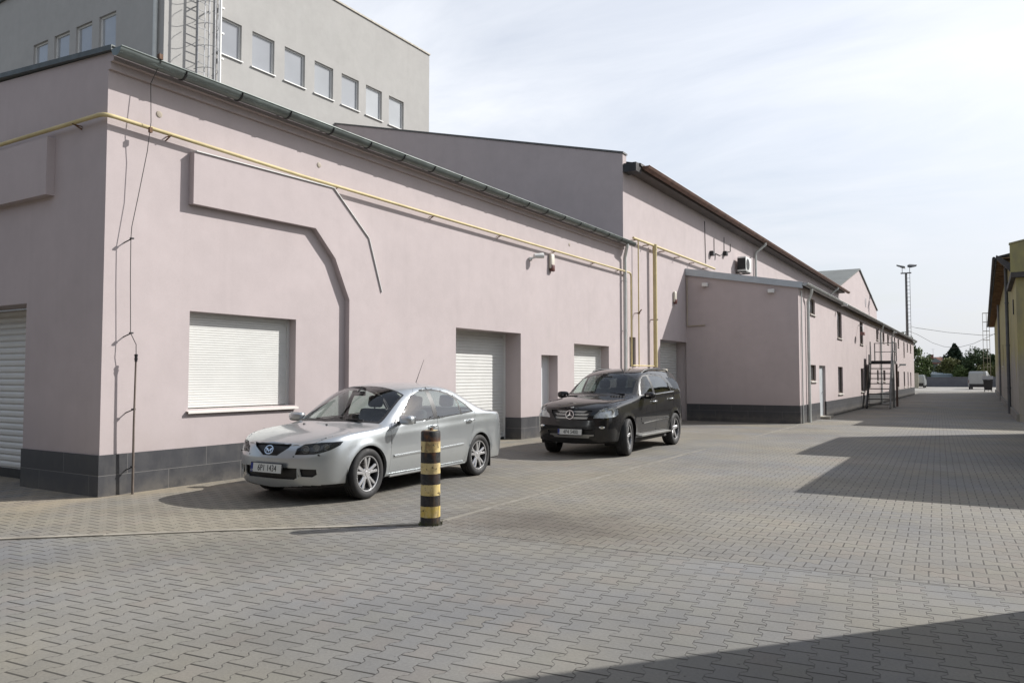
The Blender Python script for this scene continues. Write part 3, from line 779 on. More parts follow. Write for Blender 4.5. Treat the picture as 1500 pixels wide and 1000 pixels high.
# ------------------------------------------------------------------ tall pink hall
HY0, HY1 = YE+.02, 66.3
def hall():
    T = thing('hall', 'tall pink hall with rusty brown eaves gutter and gas pipes on its wall', 'building', (X0, HY0, 0))
    b = MB()
    wall(b, (X0, HY0, -.4), (0, 1, 0), HY1-HY0, -.4, 8.45, [(23.18-HY0, 23.70-HY0, 1.85, 2.83, .14), (25.96-HY0, 28.9-HY0, -.4, 2.86, .45)], n=(1, 0, 0))
    # gable end facing the camera, parapet rising to the left
    q = [(X0, HY0, -.4), (-22.49, HY0, -.4), (-22.49, HY0, 11.9), (X0, HY0, 8.73)]
    b.quad(*q)
    b.quad((X0, HY0, 8.45), (X0, HY0+.3, 8.45), (X0, HY0+.3, 8.73), (X0, HY0, 8.73)); b.quad((X0, HY0+.3, 8.45), (-22.49, HY0+.3, 11.6), (-22.49, HY0+.3, 11.9), (X0, HY0+.3, 8.73))
    b.quad((X0, HY1, -.4), (-22.4, HY1, -.4), (-22.4, HY1, 11.6), (X0, HY1, 8.45))
    b.build('wall', M_PINK, T, normals=False)
    c = MB(); c.prism([(X0+.03, HY0-.03, 8.735), (-22.49, HY0-.03, 11.905), (-22.49, HY0-.03, 11.96), (X0+.03, HY0-.03, 8.79)], (0, .36, 0)); c.build('coping', M_FASCIA, T)
    r = MB()
    r.quad((X0+.5, HY0+.31, 8.42), (X0+.5, HY1+.2, 8.42), (-22.4, HY1+.2, 11.6), (-22.4, HY0+.31, 11.6))
    r.quad((X0+.5, HY0+.31, 8.34), (X0+.5, HY1+.2, 8.34), (-22.4, HY1+.2, 11.5), (-22.4, HY0+.31, 11.5))
    r.quad((X0+.5, HY0+.31, 8.34), (X0+.5, HY1+.2, 8.34), (X0+.5, HY1+.2, 8.42), (X0+.5, HY0+.31, 8.42))
    r.build('roof', mat('dark_roof_sheet', (.07, .062, .057), .7, var=.2), T)
    M_BROWN = mat('brown_gutter', (.155, .085, .06), .6, metal=.3, var=.3, scale=3, dirt=.4, dirtcol=(.06, .045, .04))
    g = MB(); gx, gz_, gr = X0+.58, 8.36, .13; n = 10
    prof = [(gx + gr*cos(pi + pi*i/n), gz_ + gr*sin(pi + pi*i/n)) for i in range(n+1)]
    inner = [(gx + (gr-.012)*cos(2*pi - pi*i/n), gz_ + (gr-.012)*sin(2*pi - pi*i/n)) for i in range(n+1)]
    g.prism([(x, HY0+.5, z) for x, z in prof+inner], (0, HY1+.5-HY0, 0))
    g.prism([(x, HY0+.497, z) for x, z in prof], (0, .004, 0))
    g.tube([(gx+gr, HY0+.5, gz_), (gx+gr, HY1+1, gz_)], .016, 6)
    go = g.build('gutter', M_BROWN, T, smooth=40)
    e = MB(); e.box((X0+.02, HY0+.0, 8.12), (X0+.46, HY0+.45, 8.40)); e.build('eaves_box', M_DARK, T)
    s = MB(); s.box((X0+.002, HY0+.46, 8.20), (X0+.44, HY1, 8.33)); s.build('soffit', mat('dark_soffit', (.11, .095, .09), .8), T)
    for y in (39.3, 62):
        d = MB(); d.tube([(gx, y, gz_-.1), (gx, y, gz_-.22), (X0+.12, y, gz_-.55), (X0+.09, y, gz_-.7), (X0+.09, y, 5.5)], .06, 10); d.build('downpipe', M_DPIPE, T, smooth=60)
    m = MB(); x = X0-.45+.01; slat_panel(m, (x, 26.0, 0), (0, 1, 0), (1, 0, 0), 2.86, -.1, 2.84, .1, .012); o = m.build('roller_door', M_WHITE, T)
    k = MB(); k.box((x-.02, 25.96, -.3), (x+.03, 26.02, 2.86)); k.build('guide_rail', M_WHITE2, o)
    window_unit(T, (X0, 23.44, 2.34), (0, 1, 0), (1, 0, 0), .52, .98, pane=M_PANE_DK, frame=M_DARK, sill=False)
    p = MB(); p.box((X0-.03, HY0+.03, -.4), (X0+.02, 25.96, .5)); p.build('plinth', M_PLINTH, T)
hall()

def wall_wires():
    T = thing('wall_wiring', 'loose black wires and small junction boxes on the upper wall of the tall hall', 'wiring', (X0, 33, 6.6))
    xo = X0+.02
    for pts in ([(31.2, 8.0), (31.3, 6.25)], [(34.0, 7.75), (34.0, 7.05), (33.4, 6.85), (32.7, 6.85), (32.6, 6.55)], [(35.0, 7.6), (35.0, 7.25), (34.4, 7.15), (34.3, 7.1)], [(32.5, 7.5), (32.5, 6.9)]):
        b = MB(); b.tube([(xo, y, z) for y, z in pts], .013, 6); b.build('wire', M_CABLE, T)
    for y, z in ((32.0, 6.75), (34.0, 7.02)):
        b = MB(); b.box((X0, y-.12, z-.1), (X0+.16, y+.12, z+.1), bev=.02); b.build('junction_box', M_DARK, T)
wall_wires()

def aircon():
    T = thing('air_conditioner', 'white air conditioner unit bracketed high on the tall hall wall', 'air conditioner', (X0, 36.3, 6.3))
    b = MB(); b.box((X0+.12, 35.75, 6.42), (X0+.52, 36.75, 7.1), bev=.02); b.build('case', M_WHITE2, T, smooth=40)
    b = MB(); b.lathe([(.01, .012), (.26, .012), (.27, 0)], (X0+.52, 36.1, 6.76), 'x', 20)
    b.build('fan_grille', M_DARK, T)
    
    for y in (35.9, 36.55):
        b = MB(); b.box((X0, y, 6.36), (X0+.5, y+.05, 6.41)); b.build('bracket', M_DARK, T)
    b = MB(); b.box((X0+.13, 35.742, 6.5), (X0+.5, 35.748, 7.03)); b.build('side_grille', M_DARK, T)
aircon()

def cabinet():
    T = thing('gas_cabinet', 'beige gas meter cabinet with flat overhanging lid behind the black car', 'cabinet', (-9.2, 23.7, 0))
    m = mat('beige_cabinet', (.50, .43, .31), .7, var=.1, dirt=.2)
    b = MB(); b.box((X0+.03, 22.95, -.15), (-9.05, 24.35, 1.66)); b.build('case', m, T)
    b = MB(); b.box((X0+.03, 22.75, 1.662), (-8.95, 24.5, 1.79), bev=.015); b.build('lid', mat('pale_concrete_lid', (.50, .46, .39), .8, var=.1), T)
    b = MB(); b.box((-9.049, 23.05, .1), (-9.035, 23.64, 1.6)); b.box((-9.049, 23.66, .1), (-9.035, 24.25, 1.6)); b.build('door', mat('beige_door', (.46, .40, .30), .6, var=.1), T)
cabinet()

# ------------------------------------------------------------------ two storey annex
AX, AY0, AY1, AZ = -5.60, 28.8, 82.6, 4.86
def annex():
    T = thing('annex', 'two-storey pink annex with grey roof edge, small windows and dark plinth along the street', 'building', (AX, AY0, -.15))
    b = MB(); H = []; zb = -.45
    up = [(30.9, 32.0, 3.95, 4.55, 'p'), (37.38, 38.72, 3.30, 4.51, 'p'), (44.9, 46.2, 3.28, 4.51, 'p'), (52.4, 53.5, 3.82, 4.47, 'p'), (55.9, 57.05, 3.80, 4.45, 'p'), (58.8, 59.9, 3.80, 4.45, 'p'), (63.6, 64.5, 3.2, 4.44, 'd'), (66.5, 67.6, 3.82, 4.44, 'p'), (71.5, 72.55, 3.19, 4.41, 'p'), (74.9, 76.0, 3.75, 4.41, 'p'), (78.3, 79.5, 3.73, 4.43, 'p')]
    lo = [(30.9, 32.0, 1.36, 1.985, 'p'), (37.4, 38.75, .75, 1.98, 'p'), (45.0, 46.15, .72, 1.97, 'p'), (52.4, 53.3, 1.23, 1.94, 'p'), (55.9, 57.2, 1.21, 1.94, 'p'), (65.95, 67.1, .67, 1.93, 'p'), (71.15, 72.35, .67, 1.92, 'p'), (75.0, 75.9, .64, 1.91, 'p'), (77.9, 78.95, .6, 1.9, 'p')]
    H = [(a-AY0, c-AY0, z0, z1, .12) for a, c, z0, z1, k in up+lo] + [(32.7-AY0, 34.12-AY0, zb, 1.985, .14)]
    wall(b, (AX, AY0, zb), (0, 1, 0), AY1-AY0, zb, AZ, H, n=(1, 0, 0))
    wall(b, (AX, AY0, zb), (-1, 0, 0), AX-X0+.01, zb, (AZ, 5.66), n=(0, -1, 0))
    wall(b, (AX, AY1, zb), (-1, 0, 0), AX-X0+.01, zb, (AZ, 5.66), n=(0, 1, 0))
    b.build('wall', M_PINK_ANNEX, T, normals=False)
    dep = .10
    for a, c, z0, z1, k in up+lo:
        window_unit(T, (AX, (a+c)/2, (z0+z1)/2), (0, 1, 0), (1, 0, 0), c-a, z1-z0, dep=dep, pane=M_PANE_DK, frame=mat('brown_frame', (.10, .075, .055), .5) if k == 'p' else M_DARK, silln=mat('stone_sill', (.55, .52, .48), .6))
    x = AX-.13; m = MB(); m.box((x-.03, 32.74, -.2), (x+.02, 34.08, 1.94)); do = m.build('door', mat('grey_door', (.50, .53, .55), .45), T)
    k = MB(); k.box((x-.03, 32.7, -.2), (x+.035, 32.739, 1.98)); k.box((x-.03, 34.081, -.2), (x+.035, 34.12, 1.98)); k.box((x-.03, 32.74, 1.941), (x+.033, 34.08, 1.98)); k.build('door_frame', M_WHITE2, do)
    k = MB(); k.bar((x+.02, 33.95, .9), (x+.07, 33.95, .9), .02); k.bar((x+.07, 33.95, .9), (x+.07, 33.8, .9), .02); k.build('handle', M_GALV, do)
    k = MB(); k.box((AX-.2, 32.75, -.2), (AX+.3, 34.07, -.07)); k.build('step', CONC, T)
    p = MB(); e = .018; zt = .50
    for a, c in ((AY0-e, 32.7), (34.12, AY1+e)):
        p = MB(); p.box((AX-.04, a, -.5), (AX+e, c, zt)); p.build('plinth', M_PLINTH, T)
    p = MB(); p.box((AX-.03, AY0-e+.001, -.5), (X0+.002, AY0+.04, zt-.002)); p.build('plinth', M_PLINTH, T)
    f = MB(); dz = .8/(AX-X0)
    f.prism([(AX+.16, AY0-.1, AZ-.16), (X0+.01, AY0-.1, 5.46), (X0+.01, AY0-.1, 5.72), (AX+.16, AY0-.1, AZ+.06)], (0, .12, 0))
    f.build('verge_board', mat('blue_grey_sheet', (.42, .46, .49), .5, metal=.0, var=.06), T)
    r = MB(); z1 = 5.70
    r.quad((AX+.2, AY0-.1, AZ+.035), (AX+.2, AY1+.1, AZ+.035), (X0, AY1+.1, z1+.01), (X0, AY0-.1, z1+.01)); r.quad((AX+.2, AY0+.02, AZ+.01), (AX+.2, AY1+.1, AZ+.01), (X0, AY1+.1, z1-.02), (X0, AY0+.02, z1-.02)); r.build('roof', M_ROOF, T)
    g = MB(); gx, gz_, gr = AX+.24, AZ+.02, .1; n = 10
    prof = [(gx + gr*cos(pi + pi*i/n), gz_ + gr*sin(pi + pi*i/n)) for i in range(n+1)]; inner = [(gx + (gr-.01)*cos(2*pi - pi*i/n), gz_ + (gr-.01)*sin(2*pi - pi*i/n)) for i in range(n+1)]
    g.prism([(x, AY0-.08, z) for x, z in prof+inner], (0, AY1-AY0+.2, 0)); g.prism([(x, AY0-.084, z) for x, z in prof], (0, .004, 0)); g.tube([(gx+gr, AY0-.08, gz_), (gx+gr, AY1+.1, gz_)], .012, 6)
    g.build('gutter', mat('pale_zinc', (.36, .37, .36), .45, metal=.5, var=.15), T, smooth=40)
    for y, zt2 in ((30.0, 0), (53.9, 0), (61, 0)):
        d = MB(); px_ = AX+.085
        d.tube([(gx, y, gz_-.08), (gx, y, gz_-.16), (gx-.02, y+.03, gz_-.25), (px_, y+.12, gz_-.55), (px_, y+.14, gz_-.7), (px_, y+.14, -.2)], .055, 12); d.build('downpipe', M_DPIPE, T, smooth=60)
    d = MB(); d.tube([(AX+.04, AY0+.35, AZ-.2), (AX+.04, AY0+.35, -.2)], .022, 8); d.build('conduit', M_DPIPE, T, smooth=60)
annex()

def small_lamps():
    for i, (x, z, lab) in enumerate(((-9.05, 5.04, 'small floodlight on the shaded annex gable beside the hall wall'), (-6.6, 4.66, 'small floodlight on the shaded annex gable near its street corner'))):
        T = thing('wall_lamp', lab, 'lamp', (x, AY0, z), group='small floodlights on the annex gable')
        b = MB(); b.box((x-.05, AY0, z-.06), (x+.05, AY0-.08, z+.04)); b.build('mount', M_DARK, T)
        b = MB(); b.box((x-.02, AY0-.08, z-.08), (x+.2, AY0-.22, z+.06), bev=.02); b.build('housing', M_WHITE2, T)
    T = thing('conduit', 'thin beige conduit down the annex gable in the inner corner', 'conduit', (X0+.06, AY0, 3.5))
    b = MB(); b.tube([(X0+.06, AY0-.05, 5.35), (X0+.06, AY0-.05, 3.52), (X0+.1, AY0-.05, 3.48), (-9.0, AY0-.05, 3.5)], .022, 8); b.build('pipe', mat('beige_conduit', (.42, .36, .28), .6), T, smooth=60)
    for y, z in ((37.4, 4.72), (60.5, 4.6)):
        T = thing('street_lamp', 'small lamp on an arm under the annex gutter, ' + ('near end' if y < 50 else 'far end'), 'lamp', (AX, y, z), group='lamps under the annex gutter')
        b = MB(); b.bar((AX, y, z), (AX+.25, y, z+.05), .025); b.build('arm', M_GALV, T)
        b = MB(); b.box((AX+.2, y-.06, z+.0), (AX+.46, y+.06, z+.08), bev=.015); b.build('housing', M_WHITE2, T)
    T = thing('security_camera', 'small camera on a bent bracket between the annex upper windows', 'camera', (AX, 43.6, 3.9))
    b = MB(); b.tube([(AX, 44.3, 4.25), (AX+.25, 44.1, 4.2), (AX+.3, 43.7, 3.85)], .02, 8); b.build('bracket', M_GALV, T)
    b = MB(); b.box((AX+.2, 43.3, 3.68), (AX+.4, 43.75, 3.84), bev=.02); b.build('housing', mat('red_brown_box', (.2, .1, .09), .5), T)
small_lamps()

def stair():
    T = thing('metal_stair', 'dark steel stair with platform and handrails standing against the annex', 'stair', (-4.9, 47, -.2))
    MS = mat('stair_steel', (.06, .055, .055), .6, metal=.3, var=.3); ML = mat('stair_grey', (.22, .22, .215), .6, metal=.3, var=.2)
    xa, xb = -5.42, -4.28; yb, yt, zp = 45.6, 47.7, 2.42
    for x, m in ((xa, MS), (xb, ML)):
        b = MB(); b.bar((x, yb, -.2), (x, yt, zp), .08, .24); b.build('stringer', m, T)
    n = 9
    for i in range(n):
        f = (i+.8)/(n+.4); y = yb+(yt-yb)*f; z = -.2+(zp+.2)*f
        b = MB(); b.box((xa+.03, y-.12, z-.025), (xb-.03, y+.12, z+.025)); b.build('tread', MS, T)
    b = MB(); b.box((xa, yt, zp-.16), (xb, yt+2.1, zp)); b.build('platform', MS, T)
    for x, y, m in ((xb, yt+.15, ML), (xb, yt+2.05, mat('rust_post', (.12, .075, .06), .7))):
        b = MB(); b.bar((x, y, -.2), (x, y, zp-.161), .11); b.build('leg', m, T)
    rl = MB()
    for x, y in ((xb, yt), (xb, yt+1.05), (xb, yt+2.08), (xa, yt), (xa, yt+2.08)): rl.bar((x, y, zp), (x, y, zp+1.08), .055)
    for z in (zp+.55, zp+1.06): rl.bar((xb, yt, z), (xb, yt+2.08, z), .04); rl.bar((xa, yt+2.08, z), (xb, yt+2.08, z), .04)
    rl.bar((xb, yb, .8), (xb, yt, zp+1.06), .045); rl.bar((xb, yb, -.2), (xb, yb, .8), .045); rl.bar((xb, (yb+yt)/2, 1.1), (xb, (yb+yt)/2, 2.2), .04)
    rl.build('handrail', ML, T)
    b = MB()
    b.prism([(xa+.02, yb+.7, .9), (xa+.02, yb+1.0, 2.75), (xa+.02, yb+2.0, 2.75), (xa+.02, yb+1.4, .9)], (.04, 0, 0)); b.build('side_panel', MS, T)
    b = MB(); b.bar((xb, yt+2.05, 2.0), (xb+.25, yt+2.1, 2.2), .03); b.box((xb+.15, yt+2.0, 2.16), (xb+.5, yt+2.25, 2.26)); b.build('lamp_arm', M_WHITE2, T)
stair()

# ------------------------------------------------------------------ gabled hall at the far end
def gabled_hall():
    T = thing('gabled_hall', 'pink gabled hall with grey roof beyond the tall hall, its gable to the street', 'building', (X0-.1, 79, 0))
    x = X0-.06; b = MB(); y0, y1, ym, ze, zr = 66.4, 92.7, 78.95, 8.75, 11.6
    vs = [(x, y0, -.4), (x, y1, -.4), (x, y1, ze), (x, ym, zr), (x, y0, ze)]
    b.poly(vs); b.quad((x, y1, -.4), (-40, y1, -.4), (-40, y1, ze), (x, y1, ze)); b.quad((x, y0, -.4), (-40, y0, -.4), (-40, y0, ze), (x, y0, ze))
    b.build('wall', M_PINK_ANNEX, T)
    r = MB(); s = (zr-ze)/(ym-y0)
    r.prism([(x+.12, y0-.2, ze-.03), (x+.12, ym, zr+.02), (x+.12, y1+.2, ze-.03), (x+.12, y1+.2, ze+.07), (x+.12, ym, zr+.14), (x+.12, y0-.2, ze+.07)], (-30, 0, 0))
    r.build('roof', mat('green_grey_roof', (.115, .125, .12), .75, var=.2, scale=.6), T)
    d = MB(); d.lathe([(.02, .03), (.5, .03), (.55, 0)], (x, 83.4, 8.9), 'x', 16); d.build('vent', mat('grey_vent', (.32, .29, .3), .7), T)
gabled_hall()
# ------------------------------------------------------------------ yellow sheds on the right
def yellow_mat(name, top=(.33, .295, .13), low=(.31, .29, .255)):
    m, t, b = new_mat(name)
    p = t.geo(); z = t.sep(p)[2]
    n = t.noise(p, .45, 6, .65); n2 = t.noise(t.mapping(p, scale=(1, 1, .35)), 1.3, 6, .68)
    h = t.m('ADD', z, t.m('MULTIPLY', t.m('SUBTRACT', n, .5), 4.0))
    c = t.mix(t.ramp(h, 1.6, 2.7, 1, 0), (*top, 1), (*low, 1))
    c = t.mix(t.ramp(n2, .48, .72, 0, .65), c, (.17, .155, .12, 1))
    c = t.mix(t.ramp(t.noise(p, 5, 5, .6), .55, .8, 0, .4), c, (.30, .24, .09, 1))
    t.set(b.inputs['Base Color'], c); b.inputs['Roughness'].default_value = .9
    t.set(b.inputs['Normal'], t.bump(t.noise(p, 30, 4, .6), .3, .012))
    return m
M_YEL = yellow_mat('flaking_yellow_render')
M_EAVE = mat('weathered_eave', (.055, .05, .048), .75, var=.3, scale=2)
M_BOARD = mat('eave_boards', (.22, .14, .075), .8, var=.25, scale=3)

def yellow_building():
    T = thing('shed', 'flaking yellow shed with dark overhanging eaves at the right edge', 'building', (1.15, 35, -.2))
    x = 1.15; y0, ym, y1 = 34.9, 40.6, 97; xe = x-.49; ze = 6.84
    b = MB()
    wall(b, (x, y1, -.4), (0, -1, 0), y1-ym, -.4, ze+.02, [(y1-70, y1-68.5, 2.2, 3.6, .15), (y1-60, y1-58.5, 2.2, 3.6, .15)], n=(-1, 0, 0))
    b.poly([(x, ym, -.4), (14, ym, -.4), (14, ym, 10.2), (x, ym, 7.42)]); b.poly([(x, ym+.3, ze), (14, ym+.3, 9.8), (14, ym+.3, 10.2), (x, ym+.3, 7.42)]); b.quad((x, ym, ze), (x, ym+.3, ze), (x, ym+.3, 7.42), (x, ym, 7.42))
    b.quad((x, y1, -.4), (x, y1, ze), (14, y1, ze), (14, y1, -.4)); b.build('wall', M_YEL, T)
    b = MB(); b.box((x, y0, -.4), (9, ym-.005, 5.30)); b.build('porch_wall', M_YEL, T)
    for yy in (69.25, 59.25): window_unit(T, (x, yy, 2.9), (0, -1, 0), (-1, 0, 0), 1.5, 1.4, pane=M_PANE_DK, frame=M_DARK)
    c = MB(); c.prism([(x-.03, ym-.03, 7.43), (14, ym-.03, 10.21), (14, ym-.03, 10.27), (x-.03, ym-.03, 7.49)], (0, .36, 0)); c.build('coping', mat('yellow_coping', (.36, .33, .2), .7, var=.2), T)
    r = MB(); r.prism([(xe, ym+.31, ze+.03), (14, ym+.31, 9.8), (14, ym+.31, 9.9), (xe, ym+.31, ze+.13)], (0, y1+.3-ym, 0)); r.build('roof', M_EAVE, T)
    r = MB(); r.prism([(x-.16, y0-.25, 5.305), (9, y0-.25, 5.305), (9, y0-.25, 5.45), (x-.16, y0-.25, 5.50)], (0, ym-y0+.24, 0)); r.build('porch_roof', M_EAVE, T)
    e = MB(); e.box((xe-.04, ym+.2, ze-.05), (xe-.001, y1+.3, ze+.14)); e.build('fascia', M_EAVE, T)
    e = MB(); e.tube([(xe-.12, ym+.1, ze+.02), (xe-.12, y1+.3, ze+.02)], .07, 8); e.build('gutter', M_EAVE, T)
    s = MB(); s.box((xe, ym+.02, ze-.02), (x-.001, y1-.1, ze+.01))
    yy = ym+.3
    while yy < y1-.5: s.box((xe+.03, yy, ze-.12), (x-.002, yy+.12, ze-.021)); yy += 1.1
    s.build('soffit', M_BOARD, T)
    q = MB(); q.prism([(xe-.02, ym+.0, ze-.04), (x-.0, ym+.0, ze-.62), (x-.0, ym+.0, ze-.25), (xe-.02, ym+.0, ze+.15)], (0, .3, 0)); q.build('eaves_bracket', M_EAVE, T)
    d = MB(); d.tube([(x-.12, 43.0, ze-.1), (x-.12, 43.0, -.3)], .075, 10)
    for z in (1, 3, 5): d.lathe([(.09, z-.03), (.09, z+.03)], (x-.12, 43.0, 0), n=10)
    d.build('downpipe', mat('dull_downpipe', (.10, .105, .11), .6, var=.2), T, smooth=60)
    d = MB(); d.tube([(x-.1, 66, ze-.1), (x-.1, 66, -.3)], .07, 8); d.build('downpipe', mat('pale_downpipe', (.2,.2,.2)), T, smooth=60)
    k = MB(); k.box((x-.1, y0, -.4), (x-.002, y1, .12)); k.build('plinth', mat('rough_plinth', (.2, .19, .17), .9, var=.25, dirt=.5), T)
    k = MB(); k.box((x-.04, 37.6, 4.1), (x-.003, 37.95, 4.7)); k.build('wall_box', M_DARK, T)
yellow_building()

def side_sheds():
    T = thing('shed', 'yellow flat-roofed shed beside the street, just outside the photo on the right', 'building', (1.2, 15, 0))
    b = MB(); b.box((1.2, 14.93, -.3), (9, 21.4, 3.84)); b.build('wall', M_YEL, T)
    b = MB(); b.box((1.2, 21.401, -.3), (9, 27.25, 5.02)); b.build('tall_wall', M_YEL, T)
    b = MB(); b.box((1.18, 14.9, 3.841), (9, 21.38, 3.9)); b.box((1.18, 21.39, 5.021), (9, 27.27, 5.09)); b.build('roof', M_EAVE, T)
    b = MB(); b.box((1.17, 17, -.1), (1.199, 19.4, 2.5)); b.build('door', M_RUST, T)
    T = thing('shed', 'yellow flat-roofed shed beside and behind the viewpoint, outside the photo', 'building', (1.2, 0, 0))
    b = MB(); b.box((1.3, -12, -.1), (9, 7.52, 4.7)); b.build('wall', M_YEL, T)
    b = MB(); b.box((1.28, -12, 4.701), (9, 7.54, 4.78)); b.build('roof', M_EAVE, T)
    b = MB(); b.box((1.27, 1, 0), (1.299, 3.4, 2.4)); b.build('door', M_RUST, T)
side_sheds()

def rear_sky_blocker():  # invented hall out of view, cuts sky light on the shaded faces
    T = thing('hall', 'long dark hall added out of view behind the viewpoint to block sky light', 'building', (-8, -16, 0))
    m = mat('dark_blocker', (.10, .075, .06), .9, var=.2)
    b = MB(); b.box((-34, -26, -.2), (14, -14, 9)); b.build('wall', m, T)
    b = MB(); b.box((-34.2, -26.2, 9.001), (14.2, -13.8, 9.3)); b.build('roof', M_ROOF, T)
    for x in (-28, -20, -12, -4):
        b = MB(); b.box((x, -14.05, 2), (x+3, -13.98, 5)); b.build('window', M_PANE_DK, T)
rear_sky_blocker()

# ------------------------------------------------------------------ mast, lattice mast, cables
def floodlight_mast():
    T = thing('floodlight_mast', 'tall steel floodlight mast with four lamps rising behind the annex end', 'mast', (-6.65, 90, -.2))
    m = mat('mast_steel', (.15, .15, .145), .6, metal=.4, var=.2)
    b = MB(); b.tube([(-6.65, 90, -.2), (-6.65, 90, 12.35)], [.15, .11], 8)
    b.bar((-6.3, 90, 5), (-6.3, 90, 12.3), .04); z = 5
    while z < 12.2: b.bar((-6.65, 90, z), (-6.3, 90, z), .03); z += .4
    b.build('pole', m, T)
    b = MB(); b.box((-7.15, 89.85, 12.3), (-6.15, 90.15, 12.4)); b.bar((-7.0, 90, 12.4), (-7.0, 90, 13), .05); b.bar((-6.3, 90, 12.4), (-6.3, 90, 13), .05); b.build('crossarm', m, T)
    for x, rz, y in ((-7.1, 25, 90), (-6.15, -25, 90), (-7.05, 60, 90.5), (-6.2, -60, 90.4)):
        b = MB(); b.prism([(-.42, -.25, -.06), (.42, -.25, -.06), (.5, .3, .1), (-.5, .3, .1)], (0, .08, .22))
        b.xform(Matrix.Translation((x, y, 13.0)) @ Matrix.Rotation(radians(rz), 4, 'Z') @ Matrix.Rotation(radians(12), 4, 'Y') @ Matrix.Scale(.8, 4)); b.build('lamp', mat('lamp_housing', (.10, .10, .10), .5), T)
floodlight_mast()

def lattice_mast():
    T = thing('lattice_mast', 'slim steel lattice mast standing behind the yellow shed', 'mast', (.4, 105, -.2))
    b = MB(); x0, x1 = .1, .76
    for x in (x0, x1, (x0+x1)/2+.05):
        for y in (105, 105.6): b.bar((x, y, -.2), (x, y, 8.9), .05)
    z = .5
    while z < 9:
        b.bar((x0, 105, z), (x1, 105, z), .045); b.bar((x0, 105.6, z), (x1, 105.6, z), .045); b.bar((x0, 105, z), (x0, 105.6, z), .045); b.bar((x1, 105, z), (x1, 105.6, z), .045); z += 1.05
    b.build('frame', mat('lattice_steel', (.28, .25, .2), .7), T)
lattice_mast()

def cables():
    for lab, pts in (('nearly straight overhead cable above the far trees', [(-6.6, 90, 6.85), (-5.97, 92, 6.68), (-3.06, 92, 6.11), (.08, 92, 5.71), (1.2, 89.8, 5.70)]),
                     ('sagging overhead cable above the far trees', [(-6.6, 90, 6.3), (-5.84, 92, 5.96), (-4.46, 92, 5.05), (-3.43, 92, 4.63), (-2.5, 92, 4.5), (-2.07, 92, 4.52), (-.73, 92, 4.89), (1.2, 89.8, 5.8)])):
        b = MB(); b.tube(pts, .018, 5); tag(b.build('cable', M_CABLE), lab, 'cable')
cables()

# ------------------------------------------------------------------ far yard: walls, house, shed, van, bin
def far_yard():
    T = thing('yard_wall', 'long low grey wall closing the far end of the street', 'wall', (-5, 142.8, -.2))
    b = MB(); b.box((-7.9, 142.8, -.4), (6, 143.05, 1.36)); b.build('wall', mat('grey_wall', (.125, .125, .135), .8, var=.15, scale=.7, bump=.2), T)
    b = MB(); b.box((-7.95, 142.75, 1.361), (6, 143.1, 1.42)); b.build('coping', mat('grey_coping', (.17, .17, .18), .8), T)
    T = thing('yard_wall', 'short beige wall just beyond the annex end', 'wall', (-8.6, 125, -.2))
    b = MB(); b.box((-12, 125, -.4), (-7.95, 125.25, 1.94)); b.build('wall', mat('beige_wall', (.42, .39, .30), .9, var=.1), T)
    b = MB(); b.box((-12, 124.97, 1.941), (-7.93, 125.28, 2.0)); b.build('coping', CONC, T)
    T = thing('shed', 'low pale blue sheet-metal shed behind the far grey wall', 'building', (-4, 148, -.2))
    b = MB(); b.box((-7.5, 148, -.4), (-1.9, 152, 1.75)); b.build('wall', mat('pale_blue_sheet', (.30, .38, .42), .5, var=.08, scale=.8), T)
    b = MB(); b.prism([(-7.6, 147.8, 1.755), (-1.8, 147.8, 1.755), (-1.8, 152, 2.2), (-7.6, 152, 2.2)], (0, 0, .08)); b.build('roof', mat('pale_blue_roof', (.40, .47, .50), .5, var=.08), T)
    T = thing('house', 'small house with red-brown tiled roof and chimney among the far trees', 'house', (-7, 160, -.2))
    b = MB(); b.box((-9.1, 160, -.4), (-5.9, 166, 3.9)); b.poly([(-9.1, 159.99, 3.9), (-5.9, 159.99, 3.9), (-7.4, 159.99, 4.9)]); b.build('wall', mat('pale_house_render', (.27, .29, .28), .9, var=.1), T)
    tile = mat('red_tiles', (.22, .10, .07), .85, var=.25, scale=4)
    b = MB(); b.prism([(-9.4, 159.6, 3.75), (-5.6, 159.6, 3.75), (-6.3, 162, 4.95), (-8.6, 162, 4.95)], (0, 0, .1)); b.prism([(-9.4, 166.4, 3.75), (-5.6, 166.4, 3.75), (-6.3, 162.05, 4.95), (-8.6, 162.05, 4.95)], (0, 0, .1))
    b.prism([(-9.4, 159.6, 3.8), (-8.6, 162, 5.0), (-9.4, 166.4, 3.8)], (0, 0, .05)); b.prism([(-5.6, 159.6, 3.8), (-6.3, 162, 5.0), (-5.6, 166.4, 3.8)], (0, 0, .05))
    rf = b.build('roof', tile, T)
    b = MB(); b.box((-8.35, 160.9, 4.3), (-7.7, 161.5, 5.42)); b.box((-8.4, 160.85, 5.421), (-7.65, 161.55, 5.5)); b.build('chimney', mat('brick_chimney', (.2, .1, .08), .9), rf)
    b = MB(); b.bar((-7.8, 162, 4.9), (-7.8, 162, 6.6), .03); b.bar((-8.1, 162, 6.5), (-7.5, 162, 6.5), .02); b.build('aerial', M_DARK, rf)
    window_unit(T, (-7.4, 159.985, 2.6), (1, 0, 0), (0, -1, 0), 1.0, 1.2, pane=M_PANE_DK)
far_yard()

